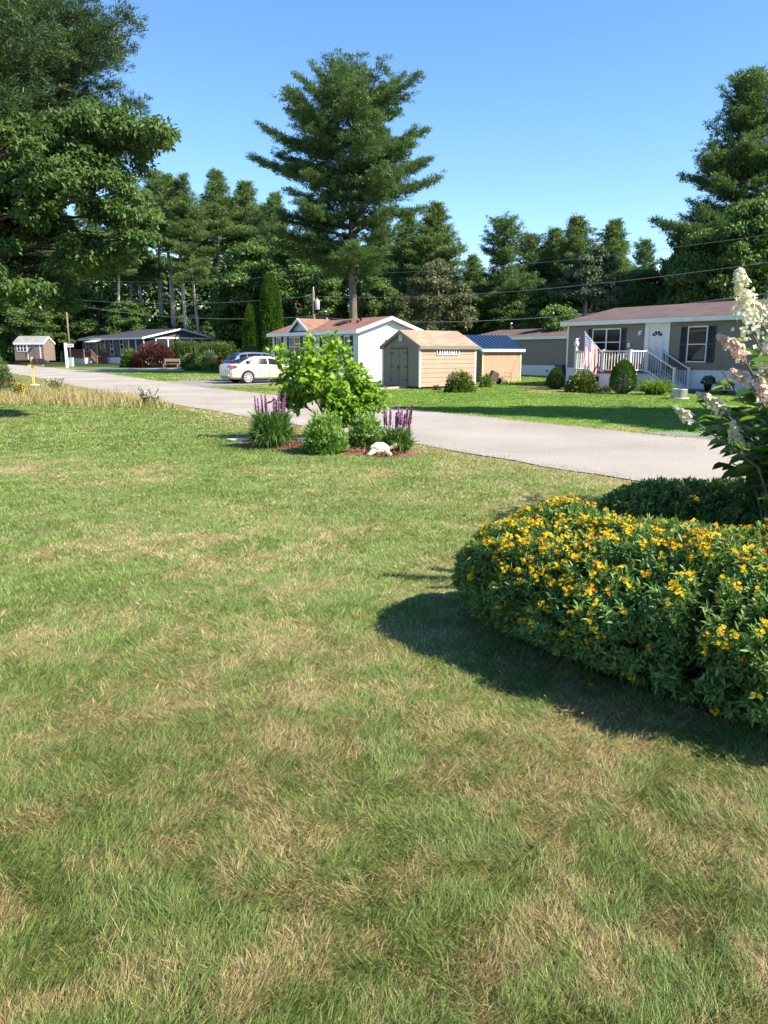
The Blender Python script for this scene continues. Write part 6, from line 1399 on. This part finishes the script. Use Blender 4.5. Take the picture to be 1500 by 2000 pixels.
for i, (x, y, rz, lab) in enumerate([(3.5, -1.0, .4, 'red brown patio chair on the porch behind the flag'), (5.5, -1.5, 2.4, 'red brown patio chair on the porch near the steps')]):
    e = empty('patio_chair', in_home(x, y, .84), AX + rz, lab, 'chair', 'patio chairs on the porch')
    M = MB(); [M.box(-.28, .28, -.28 + .11 * k, -.2 + .11 * k, .4, .43) for k in range(5)]; M.build('seat', MT['deck_wood'], e)
    M = MB(); [M.box(-.27 + .11 * k, -.19 + .11 * k, .27, .3, .4, 1.0) for k in range(5)]; M.box(-.28, .28, .25, .27, .88, .94); M.build('backrest', MT['deck_wood'], e)
    for a in (-.26, .26):
        for b in (-.24, .26): M = MB().box(a - .025, a + .025, b - .025, b + .025, 0, .4); M.build('leg', MT['deck_wood'], e)
        M = MB().box(a - .04, a + .04, -.28, .28, .62, .65); M.build('armrest', MT['deck_wood'], e)
e = empty('covered_grill', in_home(4.9, -.7, .84), AX, 'grill under a pale cover on the porch below the double window', 'grill')
M = MB(); ball(M, (0, 0, .85), (.5, .3, .22)); M.box(-.46, .46, -.26, .26, .1, .85); M.build('cover', mat('pale_fabric', (.5, .49, .47), .8, .08, 6), e, True)
for s in (-1, 1): M = MB().tube([(s * .4, -.28, .08), (s * .4, -.22, .08)], .08, 14); M.build('wheel', MT['tyre'], e)
e = empty('porch_planter', in_home(4.6, -1.9, .84), 0, 'planter of trailing yellow green leaves behind the porch rail', 'planter'); MB().lathe([(.12, 0), (.18, .35), (.2, .36), (.18, .34)], 14).build('pot', MT['terracotta'], e, True)
M = NP(); dome_leaves(M, np.random.default_rng(4), 700, 0, 0, .3, .26, .35, .08, .05, z0=.33); M.build('foliage', MT['dec_bright'], e)

# yard furniture by the board shed
p = P(985, 748, 43.6); e = empty('garden_chair', (p.x, 43.6, .02), R(20), 'thin metal garden chair in front of the board shed', 'chair')
M = MB(); [M.box(-.26, .26, -.25 + .1 * k, -.19 + .1 * k, .38, .4) for k in range(5)]; M.build('seat', MT['tan_wood'], e)
M = MB(); M.bar((-.27, .24, .0), (-.27, .42, .95), .03).bar((.27, .24, 0), (.27, .42, .95), .03); [M.bar((-.27, .31 + .025 * k, .45 + .12 * k), (.27, .31 + .025 * k, .45 + .12 * k), .02, .05) for k in range(5)]; M.build('backrest', MT['tan_wood'], e)
for s in (-.27, .27): M = MB().tube([(s, -.26, 0), (s, -.26, .6), (s, .3, .62)], .016, 6); M.build('armrest', MT['tan_wood'], e)
p = P(967, 748, 43.2); e = empty('wheelbarrow', (p.x, 43.2, .02), R(10), 'brown wheelbarrow tipped up against the board shed', 'wheelbarrow')
M = MB(); M.v += [(-.38,0,.08),(.1,0,.12),(.1,.45,.12),(-.38,.45,.08),(-.1,-.05,.75),(.22,-.05,.55),(.22,.5,.55),(-.1,.5,.75)]
for q in ((0,3,2,1),(4,5,6,7),(0,1,5,4),(1,2,6,5),(2,3,7,6),(3,0,4,7)): M.f.append(q); M.m.append(0)
M.build('tray', MT['paver'], e); MB().tube([(.28, .2, .17), (.28, .28, .17)], .17, 16).build('wheel', MT['tyre'], e)
for y in (0, .45): M = MB(); M.bar((.15, y, .6), (.75, y, .02), .035); M.build('handle', MT['tan_wood'], e)
